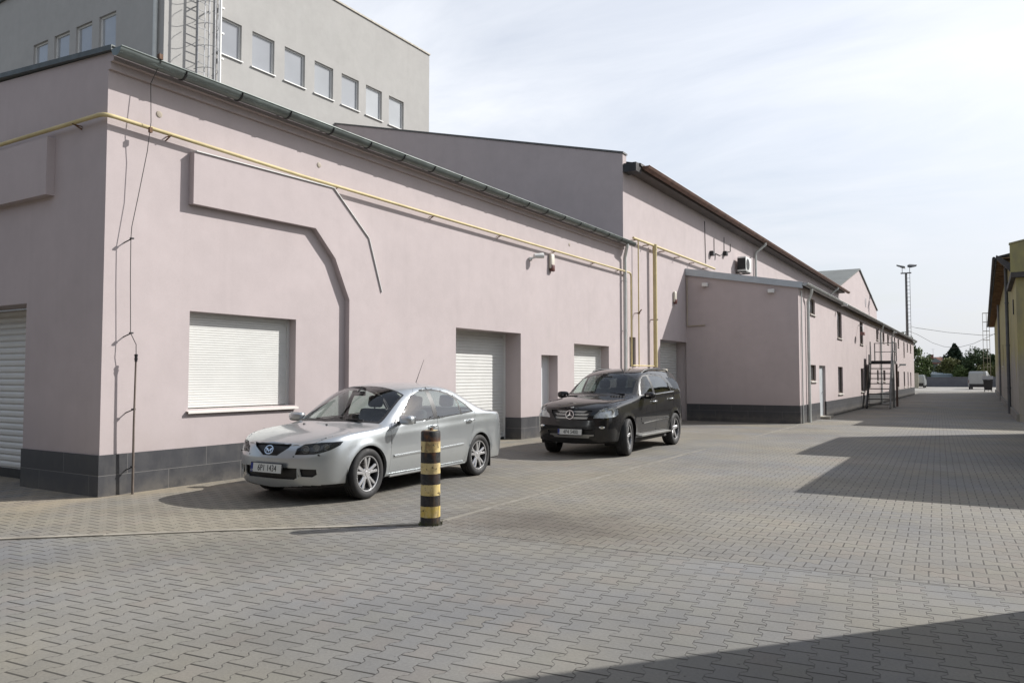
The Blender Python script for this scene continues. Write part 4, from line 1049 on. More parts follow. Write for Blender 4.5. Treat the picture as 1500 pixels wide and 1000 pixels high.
def van(name, label, loc, rz, col, L=4.9, W=1.95, H=2.4, plain=False):
    """panel van, rear end towards -Y"""
    T = thing(name, label, 'van', loc, rz)
    m = mat(name+'_paint', col, .35, coat=.5, var=.04)
    b = MB()
    prof = [(0, .35), (0.0, 1.1), (.06, H-.25), (.25, H-.03), (3.2, H), (3.7, H-.15), (4.25, 1.35), (L-.1, 1.1), (L, .7), (L, .35)]
    hw = W/2
    vs = []
    for y, z in prof:
        k = 1.0 if z < 1.2 else 1 - .13*(z-1.2)/(H-1.2)
        vs.append((b.bm.verts.new((-hw*k, y, z)), b.bm.verts.new((hw*k, y, z))))
    n = len(vs)
    for i in range(n): 
        a, c = vs[i], vs[(i+1) % n]; b.bm.faces.new((a[0], a[1], c[1], c[0]))
    b.bm.faces.new([v[0] for v in vs]); b.bm.faces.new([v[1] for v in vs][::-1])
    bmesh.ops.bevel(b.bm, geom=[e for e in b.bm.edges if abs(e.verts[0].co.x-e.verts[1].co.x) < .2], offset=.07, segments=2, affect='EDGES')
    b.build('body', m, T, local=True, smooth=40)
    b = MB(); b.box((-hw*.86, -.06, .30), (hw*.86, .02, .72)); b.build('bumper', M_DARK, T, local=True)
    for s in (-1, 1):
        b = MB(); b.box((s*.02, -.012, .75), (s*hw*.80, .03, H-.32)); b.build('rear_door', m, T, local=True)
        if not plain:
            b = MB(); b.box((s*hw*.9, -.02, .85), (s*hw*.96, .05, 1.25)); b.build('tail_light', mat('tail_red', (.12, .03, .025), .3), T, local=True)
        b = MB(); b.box((s*hw*.97, 3.35, 1.35), (s*(hw*.97+.01), 4.1, 1.95)); b.build('side_window', M_PANE_DK, T, local=True)
        for y in (.9, 3.95):
            b = MB(); b.lathe([(.01, -.1), (.3, -.1), (.33, -.06), (.33, .06), (.3, .1), (.01, .1)], (s*(hw-.13), y, .33), 'x', 16); b.build('wheel', M_DARK, T, local=True)
    b = MB(); b.quad((-.7, 4.27, 1.36), (.7, 4.27, 1.36), (.66, 3.76, H-.22), (-.66, 3.76, H-.22)); b.build('windscreen', M_PANE_DK, T, local=True)
van('van', 'cream panel van parked at the far end beside the black bin', (-.62, 117, -.2), radians(-4), (.36, .37, .36), W=2.2)
van('van', 'bright white van mostly hidden behind the short beige wall', (-8.28, 127, -.2), 0, (.86, .87, .9), H=1.95, plain=True)

def bin_():
    T = thing('waste_container', 'black four-wheeled waste container beside the yellow shed', 'bin', (.45, 100, -.2))
    m = mat('black_plastic', (.022, .023, .027), .5, var=.15)
    b = MB(); a = [(-.42, -.4), (.42, -.4), (.42, .4), (-.42, .4)]
    lo = [b.bm.verts.new((.45+x*.88, 100+y*.8, .0)) for x, y in a]; hi = [b.bm.verts.new((.45+x*1.1, 100+y, 1.12)) for x, y in a]
    for i in range(4): b.bm.faces.new((lo[i], lo[(i+1)%4], hi[(i+1)%4], hi[i]))
    b.bm.faces.new(lo[::-1]); b.bm.faces.new(hi); b.build('body', m, T)
    b = MB(); b.prism([(-.08, 99.5, 1.13), (.95, 99.5, 1.13), (.95, 100.5, 1.5), (-.08, 100.5, 1.5)], (0, 0, .06)); b.build('lid', m, T)
    for x in (.12, .8):
        for y in (99.7, 100.3):
            b = MB(); b.lathe([(.02, -.03), (.1, -.03), (.1, .03), (.02, .03)], (x, y, -.1), 'x', 10); b.build('wheel', M_DARK, T)
bin_()

# ------------------------------------------------------------------ trees
TREE_K = 3.0
def leaf_mat(name, c1, c2):
    if name in MATS: return MATS[name]
    m, t, b = new_mat(name)
    r = t.n('ShaderNodeNewGeometry').outputs['Random Per Island']
    n = t.noise(t.geo(), .7, 3)
    c = t.mix(t.m('ADD', t.m('MULTIPLY', r, .6), t.m('MULTIPLY', n, .4)), (*c1, 1), (*c2, 1))
    t.set(b.inputs['Base Color'], c); b.inputs['Roughness'].default_value = .65; b.inputs['Specular IOR Level'].default_value = .3
    MATS[name] = m
    return m
M_BARK = mat('bark', (.075, .06, .045), .9, var=.3, scale=6, bump=.4)

def tree(label, x, y, h, w, kind='broad', seed=1, leaf=.3, n=1600, mats=None, base=-.2, trunk=.28, gap=.1):
    rnd = random.Random(seed); w = w*(1.12 if kind == 'broad' else 1.0); h = h*(1.04 if kind == 'broad' else 1.0)
    T = thing('conifer' if kind == 'conifer' else 'tree', label, 'tree', (x, y, base), group=None)
    b = MB(); top = base + h*(.93 if kind == 'conifer' else .7)
    b.tube([(x, y, base-.2), (x+.05*w*rnd.uniform(-1, 1), y, base+h*.35), (x, y, top)], [.035*h, .025*h, .008*h], 8)
    for i in range(7):
        a = rnd.uniform(0, 6.28); z = base + h*rnd.uniform(.3, .6); l = w*.38
        b.tube([(x, y, z), (x+cos(a)*l*.5, y+sin(a)*l*.5, z+l*.3), (x+cos(a)*l, y+sin(a)*l, z+l*.45)], [.014*h, .009*h, .004*h], 5)
    b.build('trunk', M_BARK, T, smooth=60)
    c = bmesh.new(); cl = []
    if kind == 'conifer':
        for i in range(60):
            f = (i/60)**.8; r = w*.5*(1-f)*rnd.uniform(.45, 1.05); a = rnd.uniform(0, 6.28)
            cl.append((x+cos(a)*r, y+sin(a)*r, base+h*(.16+.82*f), .34*w*(1-f)*.55+.16))
        cl.append((x, y, base+h*.97, .18))
    else:
        for i in range(34):
            while True:
                p = V((rnd.uniform(-1, 1), rnd.uniform(-1, 1), rnd.uniform(-1, 1)))
                if p.length < 1: break
            p = p.normalized()*(p.length**.4)
            zc = p.z*.5+.5; k = (1-.25*zc)
            cl.append((x+p.x*w*.42*k, y+p.y*w*.42*k, base+h*(trunk+(.9-trunk)*zc), rnd.uniform(.11, .22)*w))
    per = int(n*TREE_K) // len(cl)
    for cx, cy, cz, r in cl:
        for i in range(per):
            d = V((rnd.gauss(0, 1), rnd.gauss(0, 1), rnd.gauss(0, 1))).normalized() * r * rnd.uniform(.35, 1.12)
            p = V((cx, cy, cz)) + d*V((1, 1, .85)).length/1.65
            u = V((rnd.gauss(0, 1), rnd.gauss(0, 1), rnd.gauss(0, .6))).normalized(); v = u.cross(V((rnd.gauss(0, 1), rnd.gauss(0, 1), rnd.gauss(0, 1)))).normalized()
            s = leaf*1.15*rnd.uniform(.6, 1.3)
            c.faces.new([c.verts.new(p + u*s*.5), c.verts.new(p + v*s*.28), c.verts.new(p - u*s*.5), c.verts.new(p - v*s*.28)])
    me = bpy.data.meshes.new('crown'); c.to_mesh(me); c.free()
    link_mesh('crown', me, mats, T)

def trees():
    more = ((-6.2, 154, 3.9, 3.2, 21), (-3.3, 147.5, 3.6, 2.6, 22), (.6, 147, 4.0, 3.2, 23), (-11.6, 145, 5.4, 3.4, 24), (2.8, 148, 5.0, 3.0, 25))
    g1 = leaf_mat('leaf_mid', (.06, .095, .03), (.14, .18, .06)); g2 = leaf_mat('leaf_dark', (.018, .032, .022), (.05, .075, .04)); g3 = leaf_mat('leaf_olive', (.10, .115, .035), (.19, .19, .075)); g4 = leaf_mat('leaf_deep', (.035, .06, .026), (.09, .12, .05))
    tree('dark conifer, the tallest tree at the far end, behind the red-roofed house', -4.2, 156, 7.5, 6.4, 'conifer', 3, .36, 3000, g2)
    tree('bright green bushy tree just beyond the annex end, left of the red-roofed house', -9.9, 149, 6.6, 5.2, 'broad', 4, .34, 2200, g1, trunk=.12)
    tree('low olive green tree in front of the dark conifer', -4.7, 151, 4.9, 4.2, 'broad', 5, .32, 2200, g3, trunk=.08)
    tree('rounded dark green tree left of the lattice mast', -.75, 150, 6.6, 5.0, 'broad', 6, .32, 2400, g4, trunk=.12)
    tree('dark green tree right of the lattice mast, beside the yellow shed', 1.6, 149, 5.2, 3.4, 'broad', 7, .32, 1800, g4, trunk=.1)
    tree('low dark bush between the conifer and the rounded tree', -2.5, 152, 4.3, 3.2, 'broad', 8, .3, 1500, g4, trunk=.05)
    tree('small sparse tree behind the annex roof at the foot of the floodlight mast', -7.4, 97, 7.2, 2.6, 'broad', 9, .3, 420, g4, trunk=.3)
    tree('yellow green bush left of the conifer, against the pale blue shed', -8.6, 153, 3.6, 3.2, 'broad', 10, .3, 1200, g1, trunk=.05)
    labs = ('dark green bush right of the red-roofed house', 'mid green bush in front of the gap between conifer and rounded tree', 'olive bush behind the cream van', 'green bush close behind the annex end, left of the far trees', 'dark bush behind the yellow shed end')
    for (x, y, h, w, sd_), lab, gm in zip(more, labs, (g4, g1, g3, g1, g4)):
        tree(lab, x, y, h, w, 'broad', sd_, .3, 1300, gm, trunk=.05)
trees()

# ------------------------------------------------------------------ bollard
def bollard():
    T = thing('bollard', 'worn black and yellow striped steel bollard in front of the silver car', 'bollard', (-5.0, 6.5, 0))
    m, t, b = new_mat('striped_paint')
    p = t.coord('Object'); s = t.sep(p)
    ang = t.m('ARCTAN2', s[1], s[0])
    n = t.noise(p, 9, 5, .65); n2 = t.noise(p, 26, 4, .6); big = t.noise(t.mapping(p, loc=(3, 1, 2), scale=(1, 1, .7)), 7, 4, .6)
    hz = t.m('ADD', s[2], t.m('MULTIPLY', t.m('SUBTRACT', n, .5), .012))
    # bands (m): black base 0-.09, then yellow/black alternately .113 high
    fr = t.m('FRACT', t.m('DIVIDE', t.m('SUBTRACT', hz, .085), .2255))
    yel = t.m('MULTIPLY', t.m('LESS_THAN', fr, .5), t.m('GREATER_THAN', hz, .085))
    ycol = t.mix(t.ramp(s[2], .1, .5), (.60, .43, .06, 1), (.66, .52, .22, 1))
    ycol = t.mix(t.ramp(n, .35, .65), ycol, (.62, .50, .26, 1))
    bcol = t.mix(t.ramp(n2, .45, .7), (.012, .012, .014, 1), (.045, .044, .043, 1))
    c = t.mix(yel, bcol, ycol)
    up = t.ramp(s[2], .45, .9)
    rustm = t.m('MULTIPLY', t.ramp(big, .50, .62), t.m('ADD', t.m('MULTIPLY', up, .6), .12))
    c = t.mix(rustm, c, t.mix(t.ramp(n2, .35, .65), (.20, .075, .02, 1), (.045, .02, .012, 1)))
    c = t.mix(t.m('MULTIPLY', t.ramp(n2, .60, .66), .9), c, (.035, .025, .018, 1))
    drip = t.noise(t.mapping(p, scale=(1, 1, .12)), 16, 4, .6)
    c = t.mix(t.ramp(drip, .58, .72, 0, .6), c, (.10, .06, .03, 1))
    c = t.mix(t.ramp(s[2], .0, .06, .7, 0), c, (.06, .055, .03, 1))
    t.set(b.inputs['Base Color'], c); b.inputs['Roughness'].default_value = .6
    t.set(b.inputs['Normal'], t.bump(t.m('ADD', n, t.m('MULTIPLY', n2, .5)), .35, .006))
    k = MB(); R = .103
    k.lathe([(.002, .985), (.05, .988), (R-.018, .985), (R-.005, .978), (R, .965), (R, .8), (R+.001, .6), (R-.0005, .4), (R+.0015, .2), (R+.001, .03), (R+.004, -.05)], (0, 0, 0), n=40)
    k.build('post', m, T, local=True, smooth=40)
    k = MB(); k.lathe([(.001, 1.012), (.016, 1.012), (.018, 1.005), (.018, .984)], (0.01, 0, 0), n=8); k.build('bolt', M_RUST, T, local=True)
    k = MB(); rnd = random.Random(3)
    for i in range(60):
        a = rnd.uniform(0, 6.28); r = R+rnd.uniform(-.002, .03); x, y = r*cos(a), r*sin(a); hh = rnd.uniform(.015, .05); dx = rnd.uniform(-.02, .02); dy = rnd.uniform(-.02, .02)
        k.quad((x-.004, y, -.003), (x+.004, y, -.003), (x+dx+.001, y+dy, hh), (x+dx-.001, y+dy, hh))
    o = k.build('moss', mat('weeds', (.07, .085, .025), .8), None, normals=False)
    o.location = (-5.0, 6.5, 0); tag(o, 'thin green weeds round the foot of the bollard', 'weeds', kind='stuff')
bollard()
# ------------------------------------------------------------------ car building
def paint(name, col, metal, rough, flake=0.0, dirt=1.0, spec=.5):
    m, t, b = new_mat(name)
    p = t.coord('Object')
    n = t.noise(p, 2.0, 4, .6)
    dust = t.ramp(t.sep(p)[2], .25, .75, .35, .03)
    b.inputs['Specular IOR Level'].default_value = spec
    dust = t.m('MULTIPLY', dust, dirt)
    c = t.mix(t.m('MULTIPLY', dust, t.ramp(n, .3, .7, .3, 1)), (*col, 1), (.16, .145, .12, 1))
    t.set(b.inputs['Base Color'], c)
    b.inputs['Metallic'].default_value = metal
    t.set(b.inputs['Roughness'], t.m('ADD', t.ramp(n, .3, .7, rough-.03, rough+.05), t.m('MULTIPLY', dust, .3)))
    b.inputs['Coat Weight'].default_value = 1.0; b.inputs['Coat Roughness'].default_value = .02
    if flake:
        f = t.noise(p, 900, 1)
        t.set(b.inputs['Normal'], t.bump(f, flake, .002))
    return m
M_SILVER = paint('silver_metallic', (.52, .55, .565), .75, .30, .04, dirt=.6)
M_BLACKP = paint('black_paint', (.005, .005, .006), .0, .5, 0, .25, .1)
M_TRIM = mat('black_trim', (.014, .014, .015), .42, var=.2)
M_GAP = mat('dark_underbody', (.008, .008, .008), .8)
M_RUBBER = mat('tyre_rubber', (.020, .020, .021), .75, var=.25, scale=12, dirt=.35, dirtcol=(.06, .055, .048))
M_ALLOY = mat('alloy', (.60, .60, .61), .3, metal=.75, var=.06, scale=9, dirt=.2, dirtcol=(.2, .18, .16))
M_CHROME = mat('chrome', (.72, .73, .74), .12, metal=1.0, var=.03)
M_LINING = mat('cabin_lining', (.055, .054, .053), .85, var=.1)
M_SEAT = mat('seat_fabric', (.030, .030, .032), .85, var=.2, scale=8)
M_GLASS = glass_mat('car_glass', (.72, .80, .77), .9, .06)
M_GLASS_SIDE = glass_mat('car_side_glass', (.66, .76, .74), .9, .17)
M_GLASS_DK = glass_mat('tinted_glass', (.22, .25, .25), .95, .12)
M_GLASS_QUARTER = glass_mat('privacy_glass', (.10, .11, .11), .6, .03)
M_LENS = glass_mat('lamp_lens', (.90, .92, .92), .5, .035)
M_REFL = mat('lamp_reflector', (.58, .59, .60), .35, metal=.5, var=.25, scale=16)
M_LAMPRING = mat('lamp_ring', (.20, .205, .21), .25, metal=.85)
M_LAMPDARK = mat('lamp_dark', (.06, .062, .066), .35, metal=.4)
M_RED = mat('red_lens', (.22, .012, .012), .15, coat=.6)
M_AMBER = mat('amber_lens', (.5, .2, .03), .2, coat=.6)
M_PLATE = mat('plate_white', (.62, .63, .60), .4, var=.03)
M_INK = mat('plate_ink', (.012, .012, .014), .5)
M_EU = mat('plate_blue', (.012, .03, .20), .4)
M_DISC = mat('brake_disc', (.22, .21, .2), .4, metal=.9)

def cage_mesh(st, levels=3, creases=()):
    """stations of ring points (x>=0) -> closed, mirrored, subdivided mesh (a bmesh)"""
    bm = bmesh.new(); rows = []
    for ring in st:
        r, l = [], []
        for x, y, z in ring:
            v = bm.verts.new((max(x, 0), y, z)); r.append(v)
            l.append(v if x <= 1e-4 else bm.verts.new((-x, y, z)))
        rows.append((r, l))
    for (r0, l0), (r1, l1) in zip(rows, rows[1:]):
        for j in range(len(r0)-1):
            for a, b, flip in ((r0, r1, False), (l0, l1, True)):
                q = [a[j], a[j+1], b[j+1], b[j]]
                u = []
                for v in q:
                    if v not in u: u.append(v)
                if len(u) < 3: continue
                if flip: u.reverse()
                try: bm.faces.new(u)
                except ValueError: pass
    bmesh.ops.recalc_face_normals(bm, faces=bm.faces[:])
    cl = bm.edges.layers.float.get('crease_edge') or bm.edges.layers.float.new('crease_edge')
    for j, i0, i1, val in creases:          # feature lines along the car
        for i in range(i0, i1):
            for side in (0, 1):
                e = bm.edges.get((rows[i][side][j], rows[i+1][side][j])) if rows[i][side][j] != rows[i+1][side][j] else None
                if e: e[cl] = val
    me = bpy.data.meshes.new('cage'); bm.to_mesh(me); bm.free()
    o = bpy.data.objects.new('cage', me); COL.objects.link(o)
    m = o.modifiers.new('s', 'SUBSURF'); m.levels = levels; m.subdivision_type = 'CATMULL_CLARK'
    dg = bpy.context.evaluated_depsgraph_get(); me2 = bpy.data.meshes.new_from_object(o.evaluated_get(dg))
    bpy.data.objects.remove(o); bpy.data.meshes.remove(me)
    bm = bmesh.new(); bm.from_mesh(me2); bpy.data.meshes.remove(me2)
    bmesh.ops.recalc_face_normals(bm, faces=bm.faces[:])
    return bm

def axes(proj):
    if proj == 'side': return V((0, 1, 0)), V((0, 0, 1))
    if proj == 'top': return V((1, 0, 0)), V((0, 1, 0))
    if proj == 'front': return V((1, 0, 0)), V((0, 0, 1))
    a = radians(proj); return V((cos(a), sin(a), 0)), V((0, 0, 1))    # seen from a diagonal

def cut(bm, poly, proj, filt):
    """slices the faces along a convex outline seen in a projection; returns the faces inside"""
    U, W = axes(proj); D = U.cross(W)
    pts = [V(p) for p in poly]
    ar = sum(a.x*b.y - b.x*a.y for a, b in zip(pts, pts[1:]+pts[:1]))
    if ar < 0: pts.reverse()
    x0, x1 = min(p.x for p in pts)-.12, max(p.x for p in pts)+.12; y0, y1 = min(p.y for p in pts)-.12, max(p.y for p in pts)+.12
    def near(f):
        if not filt(f): return False
        c = f.calc_center_median(); u, w = c.dot(U), c.dot(W)
        return x0 < u < x1 and y0 < w < y1
    for a, b in zip(pts, pts[1:]+pts[:1]):
        d = b - a; n = U*d.y - W*d.x
        if n.length < 1e-6: continue
        fs = [f for f in bm.faces if near(f)]
        geom = list({*fs, *[e for f in fs for e in f.edges], *[v for f in fs for v in f.verts]})
        bmesh.ops.bisect_plane(bm, geom=geom, dist=2e-5, plane_co=U*a.x+W*a.y, plane_no=n.normalized())
    res = []
    for f in bm.faces:
        if not filt(f): continue
        c = f.calc_center_median(); q = V((c.dot(U), c.dot(W)))
        if all((b.x-a.x)*(q.y-a.y) - (b.y-a.y)*(q.x-a.x) > -1e-7 for a, b in zip(pts, pts[1:]+pts[:1])): res.append(f)
    return res

def extract(bm, faces, shrink=0.0):
    """faces moved into a bmesh of their own; rim pulled in a little so that a real gap is left"""
    nb = bmesh.new(); mp = {}
    for f in faces:
        for v in f.verts:
            if v not in mp: mp[v] = nb.verts.new(v.co)
        try: nb.faces.new([mp[v] for v in f.verts])
        except ValueError: pass
    bmesh.ops.delete(bm, geom=list(faces), context='FACES')
    if shrink:
        mv = []
        for v in nb.verts:
            if v.is_boundary:
                c = sum((f.calc_center_median() for f in v.link_faces), V())/len(v.link_faces)
                be = [e for e in v.link_edges if e.is_boundary]
                t = (be[0].other_vert(v).co - be[-1].other_vert(v).co)
                d = c - v.co
                if t.length > 1e-9: t.normalize(); d -= t*d.dot(t)
                if d.length > 1e-9: mv.append((v, d.normalized()*shrink))
        for v, d in mv: v.co += d
    return nb

def finish(bm, name, material, parent, off=0.0, smooth=45):
    if off:
        bm.normal_update()
        for v in bm.verts: v.co = v.co + v.normal*off
    me = bpy.data.meshes.new(name); bm.to_mesh(me); bm.free()
    return link_mesh(name, me, material, parent, True, smooth)

def copy_bm(bm): return bm.copy()

def inset_rim(bm, depth):
    """folds the open rim inwards so that the sheet shows thickness"""
    bm.normal_update()
    es = [e for e in bm.edges if e.is_boundary]
    nrm = {v: v.normal.copy() for e in es for v in e.verts}
    r = bmesh.ops.extrude_edge_only(bm, edges=es)
    back = {}
    for e in es:
        for v in e.verts: back[tuple(round(c, 6) for c in v.co)] = nrm[v]
    for g in r['geom']:
        if isinstance(g, bmesh.types.BMVert):
            n = back.get(tuple(round(c, 6) for c in g.co))
            if n is not None: g.co -= n*depth

def text_mesh(txt, size, ext=.002):
    cu = bpy.data.curves.new('t', 'FONT'); cu.body = txt; cu.size = size; cu.align_x = 'CENTER'; cu.align_y = 'CENTER'; cu.extrude = ext; cu.space_character = 1.05
    o = bpy.data.objects.new('t', cu); COL.objects.link(o)
    dg = bpy.context.evaluated_depsgraph_get(); dg.update()
    me = bpy.data.meshes.new_from_object(o.evaluated_get(dg)); bpy.data.objects.remove(o); bpy.data.curves.remove(cu)
    return me

def number_plate(T, txt, y, z, tilt=0.0, frame=True):
    """plate facing -Y"""
    M = Matrix.Translation((0, y, z)) @ Matrix.Rotation(radians(tilt), 4, 'X')
    b = MB(); b.box((-.272, -.0, -.068), (.272, .014, .066), bev=.006); b.xform(M); po = b.build('number_plate', M_TRIM, T, True, smooth=40)
    b = MB(); b.box((-.218, -.005, -.054), (.26, -.0005, .054)); b.xform(M); b.build('plate_face', M_PLATE, po, True)
    b = MB(); b.box((-.26, -.005, -.054), (-.219, -.0005, .054)); b.xform(M); b.build('country_band', M_EU, po, True)
    me = text_mesh(txt, .098); me.transform(M @ Matrix.Translation((.022, -.0055, -.002)) @ Matrix.Rotation(pi/2, 4, 'X') @ Matrix.Diagonal((.82, 1.12, 1, 1)))
    link_mesh('plate_lettering', me, M_INK, po, True)
    me = text_mesh('CZ', .03); me.transform(M @ Matrix.Translation((-.239, -.0055, -.036)) @ Matrix.Rotation(pi/2, 4, 'X')); link_mesh('plate_lettering', me, M_PLATE, po, True)
    return po

def wheel(T, x, y, r, w, rim_r, style, steer=0.0):
    s = 1 if x > 0 else -1
    M = Matrix.Translation((x, y, r)) @ Matrix.Rotation(steer, 4, 'Z') @ Matrix.Diagonal((s, 1, 1, 1))
    h = w/2
    b = MB(); b.lathe([(rim_r*.98, -h*.9), (rim_r*.97, h*.75), (rim_r*.9, h*.78), (rim_r*.86, h*.55), (rim_r*.84, -h*.3), (.02, -h*.32)], (0, 0, 0), 'x', 36)
    b.xform(M); wo = b.build('wheel', M_LAMPDARK, T, True, smooth=40)
    b = MB(); b.lathe([(.03, h*.1), (rim_r*.62, h*.1), (rim_r*.63, h*.0), (.03, -.01)], (0, 0, 0), 'x', 30); b.xform(M); b.build('brake_disc', M_DISC, wo, True, smooth=40)
    # tyre with tread grooves
    prof = [(rim_r*.97, h*.72), (rim_r*1.03, h*.93), (rim_r+(r-rim_r)*.45, h*1.02), (r-.035, h*.99), (r-.014, h*.90), (r-.003, h*.74), (r, h*.5)]
    for g in (.36, .0, -.36): prof += [(r, h*(g+.06)), (r-.008, h*(g+.045)), (r-.008, h*(g-.045)), (r, h*(g-.06))]
    prof += [(r, -h*.5), (r-.003, -h*.74), (r-.014, -h*.90), (r-.035, -h*.99), (rim_r+(r-rim_r)*.45, -h*1.02), (rim_r*.97, -h*.8)]
    b = MB(); b.lathe(prof, (0, 0, 0), 'x', 48); b.xform(M); b.build('tyre', M_RUBBER, wo, True, smooth=50)
    # rim: lip, hub and spokes
    b = MB()
    b.lathe([(rim_r*.9, h*.5), (rim_r*.93, h*.82), (rim_r*.985, h*.86), (rim_r*1.0, h*.78), (rim_r*.97, h*.6)], (0, 0, 0), 'x', 48)
    def spoke(a, w0, w1, x0, x1, bend=0.0):
        ca, sa = cos(a), sin(a)
        def P(rr, t, xx): return (xx, rr*ca - t*sa, rr*sa + t*ca)
        r0, r1 = .045, rim_r*.93; rm = (r0+r1)/2
        secs = [(r0, w0, x0), (rm, (w0+w1)/2*.9, (x0*.45+x1*.55)+.004), (r1, w1, x1)]
        rings = []
        for rr, ww, xx in secs:
            tt = bend*(rr-r0)/(r1-r0)
            rings.append([b.bm.verts.new(P(rr, tt+q*ww/2, xx-dx)) for q, dx in ((-1, .012), (-.6, 0), (.6, 0), (1, .012), (.8, .035), (-.8, .035))])
        for A, B in zip(rings, rings[1:]):
            for j in range(6): b.bm.faces.new((A[j], A[(j+1)%6], B[(j+1)%6], B[j]))
        b.bm.faces.new(rings[0]); b.bm.faces.new(rings[-1][::-1])
    if style == 'twin':
        for i in range(5):
            a = 2*pi*i/5 + .3
            spoke(a-.15, .045, .046, h*.62, h*.76, -.012); spoke(a+.15, .045, .046, h*.62, h*.76, .012)
    else:
        for i in range(5): spoke(2*pi*i/5 + .2, .085, .075, h*.55, h*.74)
    b.lathe([(.0005, h*.68), (.03, h*.68), (.034, h*.64), (.07, h*.62), (.078, h*.5), (.07, h*.3)], (0, 0, 0), 'x', 24)
    for i in range(5):
        a = 2*pi*i/5; b.lathe([(.001, h*.655), (.009, h*.655), (.01, h*.6)], (0, .053*cos(a), .053*sin(a)), 'x', 8)
    b.xform(M); b.build('rim', M_ALLOY, wo, True, smooth=40)
    return wo

def soft_box(c, s, bev=.04, tilt=0.0):
    b = MB(); b.box((-s[0]/2, -s[1]/2, -s[2]/2), (s[0]/2, s[1]/2, s[2]/2), bev=bev)
    b.xform(Matrix.Translation(c) @ Matrix.Rotation(tilt, 4, 'X')); return b

def seat(T, x, y, z, bench=0.0):
    b = soft_box((x, y, z), (.50+bench, .5, .16), .05); t2 = soft_box((x, y+.31, z+.34), (.48+bench, .13, .62), .05, radians(-14))
    me = bpy.data.meshes.new('tmp'); t2.bm.to_mesh(me); t2.bm.free(); b.bm.from_mesh(me); bpy.data.meshes.remove(me)
    o = b.build('seat', M_SEAT, T, True, smooth=60)
    for dx in ([0] if not bench else [-.36, .36]):
        h = soft_box((x+dx, y+.42, z+.75), (.25, .10, .18), .04, radians(-10)); h.build('headrest', M_SEAT, o, True, smooth=60)
    return o

